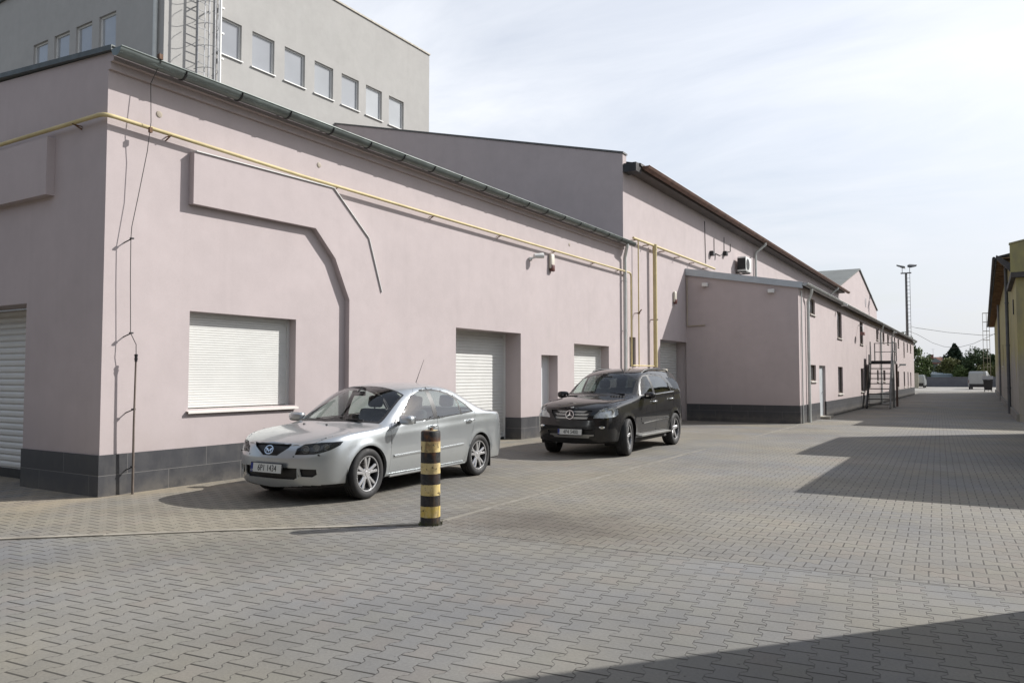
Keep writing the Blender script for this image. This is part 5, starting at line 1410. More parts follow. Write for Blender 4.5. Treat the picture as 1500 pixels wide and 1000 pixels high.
def make_car(spec):
    T = thing(spec['name'], spec['label'], 'car', spec['loc'], spec['rz'], scale=spec.get('scale', 1.0))
    P = spec['paint']; bm = cage_mesh(spec['cage'], spec.get('levels', 3), spec.get('creases', ()))
    wb, wr, ar = spec['wb'], spec['wr'], spec['arch']
    side = lambda f: abs(f.normal.x) > .28 and abs(f.calc_center_median().x) > .45
    bm.normal_update()
    # wheel arch flare
    for v in bm.verts:
        if abs(v.co.x) > .5 and v.co.z < wr+ar+.15:
            for ya in (0, wb):
                d = sqrt((v.co.y-ya)**2 + (v.co.z-wr)**2) - ar
                if d < .25: v.co.x += math.copysign(spec.get('flare', .014)*math.exp(-(d/.055)**2), v.co.x)
    bm.normal_update()
    # wheel openings
    sidey = lambda f: abs(f.calc_center_median().x) > .5 and f.calc_center_median().z < wr+ar+.12
    N = 36
    for ya in (0, wb):
        poly = [(ya+ar*cos(2*pi*i/N), wr+ar*sin(2*pi*i/N)) for i in range(N)]
        fs = cut(bm, poly, 'side', sidey); bmesh.ops.delete(bm, geom=fs, context='FACES')
    for s in (-1, 1):
        pass
    es = [e for e in bm.edges if e.is_boundary and any(abs(sqrt((e.verts[0].co.y-ya)**2+(e.verts[0].co.z-wr)**2)-ar) < .02 for ya in (0, wb))]
    r = bmesh.ops.extrude_edge_only(bm, edges=es)
    for g in r['geom']:
        if isinstance(g, bmesh.types.BMVert):
            ya = 0 if abs(g.co.y) < abs(g.co.y-wb) else wb
            g.co.x -= math.copysign(.05, g.co.x); d = V((0, g.co.y-ya, g.co.z-wr)).normalized(); g.co += d*.004
    # underside
    bm.normal_update()
    under = [f for f in bm.faces if f.normal.z < -.6 and f.calc_center_median().z < spec.get('under', .3)]
    ub = extract(bm, under); finish(ub, 'underbody', M_GAP, T)
    # glass and trim: list of (name, projection, outline, trim outline or None, filter, material)
    panes = []
    for nm, pr, outline, trim, flt, gm in spec['glass']:
        sides = [1, -1] if flt in ('side',) else [0]
        for s in sides:
            if s: filt = lambda f, s=s: f.normal.x*s > .25 and f.calc_center_median().x*s > .4
            else: filt = flt
            fs = cut(bm, outline, pr, filt)
            g = extract(bm, fs); panes.append((nm, g, gm))
    linetrim = []
    for nm, pr, outline, flt, material in spec['trim']:
        sides = [1, -1] if flt == 'side' else [0]
        for s in sides:
            if s: filt = lambda f, s=s: f.normal.x*s > .2 and f.calc_center_median().x*s > .4
            else: filt = flt
            fs = cut(bm, outline, pr, filt)
            if fs: linetrim.append((nm, extract(bm, fs), material))
    # lamps, grilles and other pieces cut out of the nose and tail
    for nm, pr, outline, flt, kind in spec['nose']:
        for s in ((1, -1) if kind.endswith('pair') else (1,)):
            if s == 1: o2, p2 = outline, pr
            else:
                o2 = [(-u, w) for u, w in outline]; p2 = -pr if not isinstance(pr, str) else pr
            filt = (lambda f, s=s: flt(f) and f.calc_center_median().x*s > .0) if kind.endswith('pair') else flt
            fs = cut(bm, o2, p2, filt)
            if not fs: continue
            g = extract(bm, fs)
            if kind.startswith('lamp'):
                bowl = copy_bm(g); inset_rim(g, .004)
                lo = finish(g, nm, M_LENS, T, .001)
                bowl.normal_update(); src = bowl.copy()
                vs = [v for v in bowl.verts]; nr = {v: v.normal.copy() for v in vs}
                bound = [e for e in bowl.edges if e.is_boundary]
                rr = bmesh.ops.extrude_edge_only(bowl, edges=bound)      # side walls of the bowl
                newv = [q for q in rr['geom'] if isinstance(q, bmesh.types.BMVert)]
                for v in vs: v.co -= nr[v]*.055
                finish(bowl, 'reflector', M_REFL if spec.get('bright_lamps') else M_LAMPDARK, lo)
                for (lx, ly, lz, lr, mm) in spec['bulbs']:
                    b = MB(); b.lathe([(.001, -.0), (lr*.55, -.004), (lr*.8, .0), (lr*.82, -.014), (lr, -.016), (lr, .05)], (0, 0, 0), 'y', 20)
                    b.xform(Matrix.Translation((lx*s, ly, lz)) @ Matrix.Rotation(radians(25)*s, 4, 'Z')); b.build('projector', mm, lo, True, smooth=50)
                src.free()
            elif kind.startswith('hole'):
                back = copy_bm(g); g.free(); bound = [e for e in back.edges if e.is_boundary]
                back.normal_update(); vs = list(back.verts); nr = {v: v.normal.copy() for v in vs}
                bmesh.ops.extrude_edge_only(back, edges=bound)
                for v in vs: v.co -= nr[v]*.03
                finish(back, nm, M_TRIM, T)
            else:
                finish(g, nm, {'red': M_RED, 'amber': M_AMBER, 'black': M_TRIM, 'chrome': M_CHROME}[kind.split('_')[0]], T, .001)
    # door, bonnet, boot panels
    for nm, pr, outline, flt in spec['panels']:
        for s in ([1, -1] if flt == 'side' else [0]):
            if s: filt = lambda f, s=s: f.normal.x*s > .15 and f.calc_center_median().x*s > .35
            else: filt = flt
            fs = cut(bm, outline, pr, filt)
            if not fs: continue
            g = extract(bm, fs, spec.get('gap', .0035)); inset_rim(g, .012); finish(g, nm, P, T)
    # lining = an inner skin behind everything
    lin = copy_bm(bm)
    lin.normal_update()
    for v in lin.verts: v.co -= v.normal*.022
    bmesh.ops.reverse_faces(lin, faces=lin.faces[:]); finish(lin, 'cabin_lining', M_LINING, T)
    inset_rim(bm, .012)
    finish(bm, 'body', P, T)
    for nm, g, material in linetrim: finish(g, nm, material, T, .0)
    for nm, g, gm in panes: inset_rim(g, .003); finish(g, nm, gm, T, -.002)
    # wheel wells
    for ya in (0, wb):
        for s in (-1, 1):
            b = MB(); R = ar + .012; hw = spec['hw']
            ring0 = []; n = 20
            for i in range(n+1):
                a = -.35 + (pi+.7)*i/n
                ring0.append((b.bm.verts.new((s*(hw-.045), ya+R*cos(a), wr+R*sin(a))), b.bm.verts.new((s*(hw-.36), ya+R*cos(a), wr+R*sin(a)))))
            for p, q in zip(ring0, ring0[1:]): b.bm.faces.new((p[0], q[0], q[1], p[1]))
            b.bm.faces.new([q[1] for q in ring0]); b.build('wheel_arch', M_GAP, T, True)
    # inner door skins so that the gaps stay dark and the cabin is closed below the belt
    b = MB(); zb = spec['belt']
    for s in (-1, 1):
        q = [(s*(spec['hw']-.075), .5, .24), (s*(spec['hw']-.075), wb-.45, .24), (s*(spec['hw']-.11), wb-.1, zb-.06), (s*(spec['hw']-.11), .6, zb-.06)]
        b.quad(*q)
    b.quad((-spec['hw']+.1, .3, .24), (spec['hw']-.1, .3, .24), (spec['hw']-.1, wb+.3, .24), (-spec['hw']+.1, wb+.3, .24))
    b.build('cabin_floor', M_LINING, T, True)
    hw = spec['hw']
    for (x, y) in ((hw-.115, 0), (-hw+.115, 0), (hw-.115, wb), (-hw+.115, wb)):
        wheel(T, x*spec.get('trackk', 1), y, wr, spec['ww'], spec['rim'], spec['style'], spec['steer'] if y == 0 else 0)
    return T

def interp(keys, y):
    if y <= keys[0][0]: return keys[0][1]
    for (a, p), (b, q) in zip(keys, keys[1:]):
        if y <= b:
            t = (y-a)/(b-a); return p+(q-p)*t
    return keys[-1][1]

def lin(keys, z):
    if z <= keys[0][0]: return z - keys[0][0] + keys[0][1]
    if z >= keys[-1][0]: return z - keys[-1][0] + keys[-1][1]
    return interp(keys, z)
def zfix(z, y=1.0):
    w = max(0, min(1, (y+.5)/.6)); return z + w*(lin([(.80, .80), (.95, .905), (1.02, .975), (1.437, 1.482)], z) - z)
def yfix(y): return y if y > -.35 else -.35 + (y+.35)*.87
def zpoly(p): return [(a, zfix(b)) for a, b in p]

# ------------------------------------------------------------------ the silver saloon
def sedan_cage():
    Ws = [(-.94, 0), (-.915, .40), (-.83, .59), (-.63, .772), (-.38, .848), (-.1, .876), (.14, .884), (.40, .887), (.72, .889), (1.08, .89), (1.62, .89), (2.1, .889), (2.42, .887), (2.80, .880), (3.12, .864), (3.44, .83), (3.62, .70), (3.70, .42), (3.725, 0)]
    zbelt = [(-.94, .70), (-.83, .735), (-.63, .785), (-.38, .83), (-.1, .872), (.14, .90), (.40, .922), (1.1, .945), (2.1, .985), (2.8, 1.02), (3.12, 1.025), (3.45, 1.01), (3.735, .98)]
    k = [.80, .945, .985, 1.0, .992, .968]
    cage = []
    for i, (y, w) in enumerate(Ws):
        zb = interp(zbelt, y); zs = [.195, .235, .40, .56, zb-.155, zb-.035]
        if i in (0, 1, 18, 17): pass
        ring = []
        front, back = i <= 3, i >= 15
        def dy(z):
            if front:
                f = [1, 1, .75, .35][i]
                return f*interp([(.15, .10), (.24, .045), (.34, .01), (.46, 0), (.58, .02), (.68, .05), (.74, .085), (.84, .14)], z)
            if back:
                f = [.3, .7, 1, 1][i-15]
                return -f*interp([(.15, .12), (.24, .05), (.42, 0), (.58, .012), (.64, .055), (.75, .075), (.92, .085), (1.0, .10), (1.05, .14)], z)
            return 0
        ring.append((0, y+dy(.19), .19))
        for j in range(6):
            kk = k[j] if not (front or back) else (k[j] + (1-k[j])*.4*(1 if i in (1, 2, 16, 17) else .5) if j > 0 else .82)
            x = w*kk
            ring.append((x, y+dy(zs[j]), zs[j]))
        # upper part
        if y <= .15:
            hc = interp([(-.94, .75), (-.915, .757), (-.83, .785), (-.63, .84), (-.38, .89), (-.1, .945), (.14, .985)], y)
            xs = [w*.93, w*.86, w*.74, w*.40, 0]
            hz = [zb-.0, zb+.02*(y+1), zb + (hc-zb)*.62, zb + (hc-zb)*.93, hc]
            if i == 0: xs = [0]*5; hz = [zb+.01, zb+.02, zb+.03, zb+.04, hc]
            for x, z in zip(xs, hz): ring.append((x, y+dy(z), z))
        elif y <= .41: ring += [(.844, y, zb+.005), (.80, y, zb+.025), (.752, y, .957), (.42, .225, 1.0), (0, .165, 1.012)]
        elif y <= .73: ring += [(.854, y, zb+.015), (.812, y, 1.03), (.722, .715, 1.135), (.40, .57, 1.20), (0, .53, 1.215)]
        elif y <= 1.09: ring += [(.86, y, zb+.015), (.795, 1.06, 1.16), (.655, 1.08, 1.337), (.37, .99, 1.397), (0, .96, 1.412)]
        elif y <= 1.63: ring += [(.862, y, zb+.015), (.785, y, 1.19), (.64, y, 1.380), (.36, y, 1.426), (0, y, 1.438)]
        elif y <= 2.11: ring += [(.862, y, zb+.015), (.79, y, 1.19), (.64, y, 1.358), (.36, y, 1.410), (0, y, 1.424)]
        elif y <= 2.43: ring += [(.86, y, zb+.012), (.80, 2.43, 1.165), (.65, 2.42, 1.275), (.365, 2.37, 1.345), (0, 2.34, 1.36)]
        elif y <= 2.81: ring += [(.85, y, zb+.008), (.806, 2.80, 1.07), (.69, 2.76, 1.135), (.39, 2.70, 1.195), (0, 2.66, 1.21)]
        elif y <= 3.13: ring += [(.828, y, zb+.003), (.78, 3.11, 1.035), (.71, 3.05, 1.042), (.41, 2.99, 1.05), (0, 2.95, 1.055)]
        else:
            hc = interp([(3.12, 1.05), (3.44, 1.055), (3.62, 1.045), (3.735, 1.025)], y)
            xs = [w*.95, w*.88, w*.76, w*.4, 0]; hz = [zb+.005, zb+.015, hc-.008, hc-.002, hc]
            if i == 18: xs = [0]*5; hz = [zb+.005, zb+.012, zb+.02, zb+.028, hc]
            for x, z in zip(xs, hz): ring.append((x, y+dy(z), z))
        cage.append([(x, yfix(yy), zfix(z, yy)) for x, yy, z in ring])
    return cage

up = lambda f: f.normal.z > .15
SEDAN = dict(
    name='car', label='silver saloon car parked along the warehouse wall, just behind the striped bollard',
    loc=(-7.56, 7.38, 0), rz=radians(2.2), paint=M_SILVER, cage=sedan_cage(), wb=2.675, wr=.322, arch=.358, hw=.888, ww=.205, rim=.228, style='twin', steer=radians(2), belt=.95,
    creases=[(10, 1, 7, .45), (8, 2, 7, .35), (5, 3, 15, .4), (9, 7, 11, .3), (9, 11, 15, .3), (2, 2, 17, .4), (10, 15, 18, .5)],
    glass=[('windscreen', 'top', [(-.69, .405), (-.42, .245), (0, .19), (.42, .245), (.69, .405), (.632, 1.0), (-.632, 1.0)], None, (lambda f: f.normal.y < -.2 and f.normal.z > .2 and f.calc_center_median().z > .90), M_GLASS),
           ('rear_window', 'top', [(-.59, 2.425), (.59, 2.425), (.66, 2.92), (.36, 2.95), (-.36, 2.95), (-.66, 2.92)], None, (lambda f: f.normal.y > .2 and f.normal.z > .2 and f.calc_center_median().z > 1.0), M_GLASS),
           ('front_side_window', 'side', [(.66, .985), (1.455, 1.005), (1.475, 1.322), (1.30, 1.315), (1.08, 1.26), (.86, 1.125)], None, 'side', M_GLASS_SIDE),
           ('rear_side_window', 'side', [(1.555, 1.01), (2.16, 1.035), (2.14, 1.215), (2.02, 1.262), (1.85, 1.30), (1.7, 1.32), (1.57, 1.325)], None, 'side', M_GLASS_SIDE),
           ('quarter_window', 'side', [(2.20, 1.04), (2.47, 1.06), (2.33, 1.14), (2.185, 1.212)], None, 'side', M_GLASS_SIDE)],
    trim=[('window_trim', 'side', [(.54, .968), (1.5, .99), (2.53, 1.048), (2.38, 1.145), (2.2, 1.23), (2.03, 1.284), (1.85, 1.322), (1.65, 1.342), (1.45, 1.342), (1.25, 1.332), (1.05, 1.275), (.83, 1.14), (.61, 1.005)], 'side', M_TRIM),
          ('cowl', 'top', [(-.73, .43), (-.73, .365), (-.42, .20), (0, .145), (.42, .20), (.73, .365), (.73, .43), (.648, 1.015), (-.648, 1.015)], (lambda f: f.normal.z > .2 and f.calc_center_median().z > .86 and f.calc_center_median().y < 1.08 and f.calc_center_median().y > .11), M_TRIM),
          ('rear_glass_trim', 'top', [(-.605, 2.41), (.605, 2.41), (.68, 2.93), (.36, 2.965), (-.36, 2.965), (-.68, 2.93)], (lambda f: f.normal.y > .15 and f.normal.z > .2 and f.calc_center_median().z > .99), M_TRIM),
          ('sill_trim', 'side', [(.40, .10), (2.28, .10), (2.28, .275), (.40, .275)], 'side', M_SILVER)],
    nose=[('grille', 'front', [(-.305, .722), (.305, .722), (.285, .685), (.12, .585), (-.12, .585), (-.285, .685)], (lambda f: f.calc_center_median().y < -.5 and f.normal.y < -.2), 'hole'),
          ('lower_intake', 'front', [(-.44, .445), (.44, .445), (.45, .345), (.38, .305), (-.38, .305), (-.45, .345)], (lambda f: f.calc_center_median().y < -.4 and f.normal.y < -.2), 'hole'),
          ('fog_lamp_recess', 'front', [(.468, .440), (.64, .432), (.645, .37), (.60, .338), (.478, .345)], (lambda f: f.calc_center_median().y < -.3 and f.normal.y < -.1), 'hole_pair'),
          ('headlight', 45, [(-.295, .605), (-.265, .68), (-.17, .73), (.02, .752), (.285, .757), (.245, .71), (.115, .655), (.0, .625), (-.07, .611)], (lambda f: f.calc_center_median().y < -.2), 'lamp_pair'),
          ('tail_light', -45, [(2.12, .76), (2.98, .76), (3.05, .94), (2.2, .95)], (lambda f: f.calc_center_median().y > 3.2 and abs(f.calc_center_median().x) > .45), 'red_pair')],
    bulbs=[(.485, -.715, .668, .050, M_LAMPRING), (.60, -.65, .684, .044, M_LAMPRING), (.69, -.58, .694, .038, M_LAMPRING)],
    panels=[('bonnet', 'top', [(-.57, -.728), (-.30, -.785), (0, -.798), (.30, -.785), (.57, -.728), (.745, -.35), (.755, .295), (.42, .185), (0, .13), (-.42, .185), (-.755, .295), (-.745, -.35)], (lambda f: f.normal.z > .35 and f.calc_center_median().y < .36 and f.calc_center_median().z > .70)),
            ('front_door', 'side', [(.425, .285), (1.518, .285), (1.53, .99), (1.53, 1.358), (1.25, 1.35), (1.03, 1.292), (.80, 1.155), (.58, 1.01), (.455, .93)], 'side'),
            ('rear_door', 'side', [(1.522, .285), (2.25, .285), (2.57, 1.0), (2.57, 1.052), (2.40, 1.157), (2.2, 1.247), (2.03, 1.30), (1.85, 1.339), (1.65, 1.36), (1.534, 1.36), (1.534, .99)], 'side'),
            ('boot_lid', 'top', [(-.62, 3.0), (0, 3.04), (.62, 3.0), (.60, 3.61), (0, 3.63), (-.60, 3.61)], (lambda f: f.normal.z > .6 and f.calc_center_median().z > .9 and f.calc_center_median().y > 2.93))])
for _k in ('glass', 'trim', 'panels'):
    SEDAN[_k] = [tuple(zpoly(q) if (i == 2 and e[1] == 'side') else q for i, q in enumerate(e)) for e in SEDAN[_k]]

def tube_part(T, name, pts, r, m, n=8, smooth=60):
    b = MB(); b.tube(pts, r, n); return b.build(name, m, T, True, smooth=smooth)

def blob(T, name, m, c, s, rot=None, seg=(18, 12), sq=.75):
    """superellipsoid, for mirrors and handles"""
    b = MB(); g = bmesh.ops.create_uvsphere(b.bm, u_segments=seg[0], v_segments=seg[1], radius=1)
    for v in g['verts']: v.co = V([math.copysign(abs(q)**sq, q) for q in v.co])
    M = Matrix.Translation(c) @ (rot or Matrix.Identity(4)) @ Matrix.Diagonal((*s, 1)); b.xform(M)
    return b.build(name, m, T, True, smooth=70)

def sedan():
    T = make_car(SEDAN)
    number_plate(T, '6P1 1434', -.892, .435, -6)
    for s in (-1, 1):
        mo = blob(T, 'door_mirror', M_SILVER, (s*1.0, .62, .972), (.122, .062, .066), Matrix.Rotation(radians(-12*s), 4, 'Z'), sq=.6)
        b = MB(); b.prism([(s*.85, .60, .915), (s*.95, .60, .925), (s*.95, .66, .925), (s*.85, .72, .915)], (0, 0, .035)); b.build('mirror_arm', M_TRIM, mo, True)
        b = MB(); b.box((s*.905, .68, .922), (s*1.10, .685, 1.022)); b.build('mirror_glass', M_CHROME, mo, True)
        for y in (1.40, 2.40):
            z = .85 if y < 2 else .885
            tube_part(T, 'door_handle', [(s*.885, y-.09, z-.005), (s*.915, y-.07, z), (s*.918, y+.05, z+.004), (s*.89, y+.075, z+.004)], [.010, .014, .014, .01], M_SILVER)
        for y0, y1, zz in ((.50, 1.49, .50), (1.55, 2.2, .515)):
            b = MB(); b.prism([(s*.886, y0, zz-.013), (s*.899, y0, zz-.010), (s*.899, y0, zz+.010), (s*.886, y0, zz+.013)], (0, y1-y0, .02)); b.build('side_moulding', M_SILVER, T, True)
        b = MB(); b.prism([(s*.86, .42, .226), (s*.878, .42, .240), (s*.877, .42, .258), (s*.86, .42, .258)], (0, 1.83, 0)); b.build('sill_moulding', M_SILVER, T, True)
        b = MB(); b.box((s*.71, 2.99, .12), (s*.875, 3.005, .40)); b.build('mud_flap', M_TRIM, T, True)
        for lx, ly, lz in ((.37, -.80, .582), (.66, -.675, .603)):
            blob(T, 'washer_cap', M_TRIM, (s*lx, ly, lz), (.020, .014, .011))
        blob(T, 'washer_jet', M_TRIM, (s*.2, -.05, .925), (.014, .018, .008))
    seat(T, .37, 1.22, .42); seat(T, -.37, 1.22, .42); seat(T, 0, 2.08, .42, bench=.75)
    b = MB(); b.prism([(-.70, .27, .90), (-.70, .70, .89), (-.70, .75, .70), (-.70, .35, .6)], (1.40, 0, 0)); b.build('dashboard', M_LINING, T, True)
    b = MB()
    for i in range(20):
        a0, a1 = 2*pi*i/20, 2*pi*(i+1)/20; b.bar((.37+.18*cos(a0), .80+.05*sin(a0), .87+.17*sin(a0)), (.37+.18*cos(a1), .80+.05*sin(a1), .87+.17*sin(a1)), .025)
    b.bar((.37-.17, .80, .87), (.37+.17, .80, .87), .03); b.build('steering_wheel', M_TRIM, T, True)
    b = MB(); b.box((-.12, .80, 1.28), (.12, .83, 1.345), bev=.012); b.bar((0, .81, 1.34), (0, .88, 1.40), .02); b.build('rear_view_mirror', M_TRIM, T, True)
    for x0 in (.02, .55):
        tube_part(T, 'wiper', [(x0, .265, .972), (x0-.25, .235, .978), (x0-.52, .365, .962)], [.012, .012, .008], M_TRIM, 6)
    tube_part(T, 'aerial', [(.0, 2.16, 1.44), (0, 2.38, 1.82)], [.006, .0025], M_TRIM, 6)
    # emblem: ring with winged vee
    M = Matrix.Translation((0, -.842, .655)) @ Matrix.Rotation(radians(-20), 4, 'X')
    b = MB()
    for i in range(28):
        a0, a1 = 2*pi*i/28, 2*pi*(i+1)/28; b.bar((.068*cos(a0), 0, .052*sin(a0)), (.068*cos(a1), 0, .052*sin(a1)), .011, .012)
    for s in (-1, 1):
        b.prism([(0, -.004, -.012), (s*.022, -.004, .016), (s*.060, -.004, .028), (s*.062, -.004, .016), (s*.040, -.004, -.002), (s*.034, -.004, -.036), (s*.024, -.004, -.004), (0, -.004, -.032)], (0, .01, 0))
    b.xform(M); b.build('emblem', M_CHROME, T, True)
    for s in (-1, 1):
        tube_part(T, 'intake_strut', [(s*.456, -.828, .445), (s*.46, -.828, .32)], .007, M_SILVER, 6)
    return T
sedan()

# ------------------------------------------------------------------ the black off-roader
def suv_cage():
    Ws = [(-.855, 0), (-.84, .52), (-.77, .78), (-.57, .90), (-.34, .915), (0, .932), (.38, .938), (.66, .942), (.95, .945), (1.25, .945), (1.75, .945), (2.3, .943), (2.85, .94), (3.3, .925), (3.62, .89), (3.80, .78), (3.87, .45), (3.885, 0)]
    zbelt = [(-.855, .90), (-.77, .93), (-.57, .985), (-.34, 1.02), (0, 1.065), (.38, 1.10), (.66, 1.125), (1.25, 1.15), (2.3, 1.19), (3.3, 1.235), (3.885, 1.235)]
    k = [.80, .95, .985, 1.0, .99, .965]
    cage = []; n = len(Ws)
    for i, (y, w) in enumerate(Ws):
        zb = interp(zbelt, y); zs = [.27, .32, .52, .74, zb-.18, zb-.04]
        front, back = i <= 3, i >= 14
        def dy(z):
            if front:
                f = [1, 1, .75, .35][i]
                return f*interp([(.2, .12), (.32, .05), (.45, .005), (.6, 0), (.7, .015), (.8, .03), (.92, .055), (1.0, .10)], z)
            if back:
                f = [.35, .75, 1, 1][i-14]
                return -f*interp([(.2, .15), (.35, .05), (.55, 0), (.7, .0), (.78, .05), (1.1, .07), (1.25, .11), (1.5, .19), (1.65, .27), (1.78, .34)], z)
            return 0
        ring = [(0, y+dy(.26), .26)]
        for j in range(6):
            kk = k[j] if not (front or back) else (k[j] + (1-k[j])*.4 if j > 0 else .82)
            ring.append((w*kk, y+dy(zs[j]), zs[j]))
        if y <= .39:
            hc = interp([(-.855, .955), (-.84, .963), (-.77, 1.0), (-.57, 1.065), (-.34, 1.11), (0, 1.155), (.38, 1.19)], y)
            xs = [w*.94, w*.875, w*.76, w*.42, 0]; hz = [zb+.0, zb+.025*(y+1), zb+(hc-zb)*.72, zb+(hc-zb)*.93, hc]
            if i == 0: xs = [0]*5; hz = [zb+.01, zb+.02, zb+.03, zb+.04, hc]
            for x, z in zip(xs, hz): ring.append((x, y+dy(z), z))
        elif y <= .67: ring += [(.90, y, zb+.005), (.85, y, zb+.03), (.79, y, 1.17), (.43, .50, 1.21), (0, .44, 1.222)]
        elif y <= .96: ring += [(.912, y, zb+.015), (.865, y, 1.25), (.745, .955, 1.395), (.41, .83, 1.46), (0, .79, 1.475)]
        elif y <= 1.26: ring += [(.918, y, zb+.015), (.84, 1.27, 1.42), (.68, 1.29, 1.625), (.375, 1.21, 1.692), (0, 1.18, 1.706)]
        elif y <= 1.8: ring += [(.92, y, zb+.015), (.825, y, 1.46), (.655, y, 1.715), (.37, y, 1.765), (0, y, 1.78)]
        elif y <= 2.35: ring += [(.92, y, zb+.015), (.828, y, 1.47), (.655, y, 1.722), (.37, y, 1.772), (0, y, 1.788)]
        elif y <= 2.9: ring += [(.916, y, zb+.015), (.828, y, 1.47), (.655, y, 1.705), (.37, y, 1.758), (0, y, 1.772)]
        elif y <= 3.35: ring += [(.90, y, zb+.015), (.82, y, 1.46), (.65, y, 1.69), (.37, y, 1.748), (0, y, 1.762)]
        elif i == 14: ring += [(.872, 3.62, zb+.012), (.80, 3.60, 1.44), (.645, 3.56, 1.655), (.37, 3.54, 1.735), (0, 3.54, 1.75)]
        else:
            xs = [[w*.97, w*.93, w*.85, w*.46, 0], [w*.97, w*.95, w*.90, w*.5, 0], [0]*5][i-15]
            hz = [[zb+.01, 1.42, 1.60, 1.69, 1.715], [zb+.01, 1.40, 1.55, 1.65, 1.69], [zb+.01, 1.36, 1.50, 1.61, 1.68]][i-15]
            for x, z in zip(xs, hz): ring.append((x, y+dy(z), z))
        cage.append([(x*.96, yy, z) for x, yy, z in ring])
    return cage

SUV = dict(
    name='car', label='black off-road car with roof rails parked in front of the roller doors', bright_lamps=True,
    loc=(-6.825, 14.06, 0), rz=radians(1.3), scale=.975, paint=M_BLACKP, cage=suv_cage(), wb=2.915, wr=.372, arch=.425, hw=.908, ww=.255, rim=.245, style='five', steer=radians(11), belt=1.15, under=.4, flare=.02,
    creases=[(8, 1, 7, .6), (10, 1, 7, .35), (5, 2, 15, .45), (9, 7, 10, .35), (9, 10, 15, .55), (6, 8, 15, .4), (2, 2, 16, .5), (8, 13, 17, .4)],
    glass=[('windscreen', 'top', [(-.70, .68), (-.43, .53), (0, .475), (.43, .53), (.70, .68), (.635, 1.145), (-.635, 1.145)], None, (lambda f: f.normal.y < -.2 and f.normal.z > .2 and f.calc_center_median().z > 1.17), M_GLASS),
           ('front_side_window', 'side', [(.86, 1.205), (1.52, 1.225), (1.56, 1.60), (1.40, 1.592), (1.22, 1.525), (1.05, 1.40)], None, 'side', M_GLASS),
           ('rear_side_window', 'side', [(1.64, 1.228), (2.74, 1.265), (2.60, 1.43), (2.44, 1.575), (2.2, 1.60), (1.68, 1.605)], None, 'side', M_GLASS_DK),
           ('quarter_window', 'side', [(2.98, 1.285), (3.50, 1.31), (3.44, 1.48), (3.25, 1.55), (2.76, 1.565)], None, 'side', M_GLASS_QUARTER),
           ('rear_window', 'front', [(-.66, 1.30), (.66, 1.30), (.55, 1.60), (-.55, 1.60)], None, (lambda f: f.normal.y > .3 and f.calc_center_median().y > 3.3), M_GLASS_DK)],
    trim=[('window_trim', 'side', [(.77, 1.185), (1.58, 1.208), (2.80, 1.25), (2.63, 1.445), (2.47, 1.597), (2.2, 1.622), (1.6, 1.626), (1.38, 1.612), (1.19, 1.545), (1.02, 1.42), (.84, 1.25)], 'side', M_TRIM),
          ('cowl', 'top', [(-.74, .71), (-.74, .645), (-.43, .485), (0, .425), (.43, .485), (.74, .645), (.74, .71), (.65, 1.165), (-.65, 1.165)], (lambda f: f.normal.z > .2 and f.calc_center_median().z > 1.12 and .40 < f.calc_center_median().y < 1.2), M_TRIM)],
    nose=[('grille', 'front', [(-.45, .925), (.45, .925), (.43, .86), (.335, .745), (-.335, .745), (-.43, .86)], (lambda f: f.calc_center_median().y < -.4 and f.normal.y < -.2), 'hole'),
          ('lower_intake', 'front', [(-.52, .52), (.52, .52), (.50, .42), (-.50, .42)], (lambda f: f.calc_center_median().y < -.4 and f.normal.y < -.2), 'hole'),
          ('headlight', 45, [(-.235, .775), (-.205, .84), (-.09, .945), (.04, .985), (.25, 1.0), (.31, .94), (.29, .85), (.22, .81), (.02, .785)], (lambda f: f.calc_center_median().y < -.15), 'lamp_pair'),
          ('tail_light', -45, [(2.15, .85), (3.1, .85), (3.1, 1.16), (2.25, 1.16)], (lambda f: f.calc_center_median().y > 3.45 and abs(f.calc_center_median().x) > .6), 'red_pair')],
    bulbs=[(.60, -.665, .875, .075, M_CHROME), (.74, -.565, .90, .065, M_CHROME)],
    panels=[('bonnet', 'top', [(-.66, -.66), (-.45, -.745), (0, -.775), (.45, -.745), (.66, -.66), (.79, -.25), (.80, .57), (.43, .475), (0, .415), (-.43, .475), (-.80, .57), (-.79, -.25)], (lambda f: f.normal.z > .4 and f.calc_center_median().y < .62 and f.calc_center_median().z > .93)),
            ('front_door', 'side', [(.68, .42), (1.60, .42), (1.62, 1.2), (1.62, 1.655), (1.36, 1.64), (1.16, 1.57), (.99, 1.44), (.80, 1.25), (.72, 1.15)], 'side'),
            ('rear_door', 'side', [(1.604, .42), (2.42, .42), (2.83, 1.1), (2.83, 1.25), (2.66, 1.46), (2.50, 1.622), (2.2, 1.65), (1.624, 1.655), (1.624, 1.2)], 'side')])

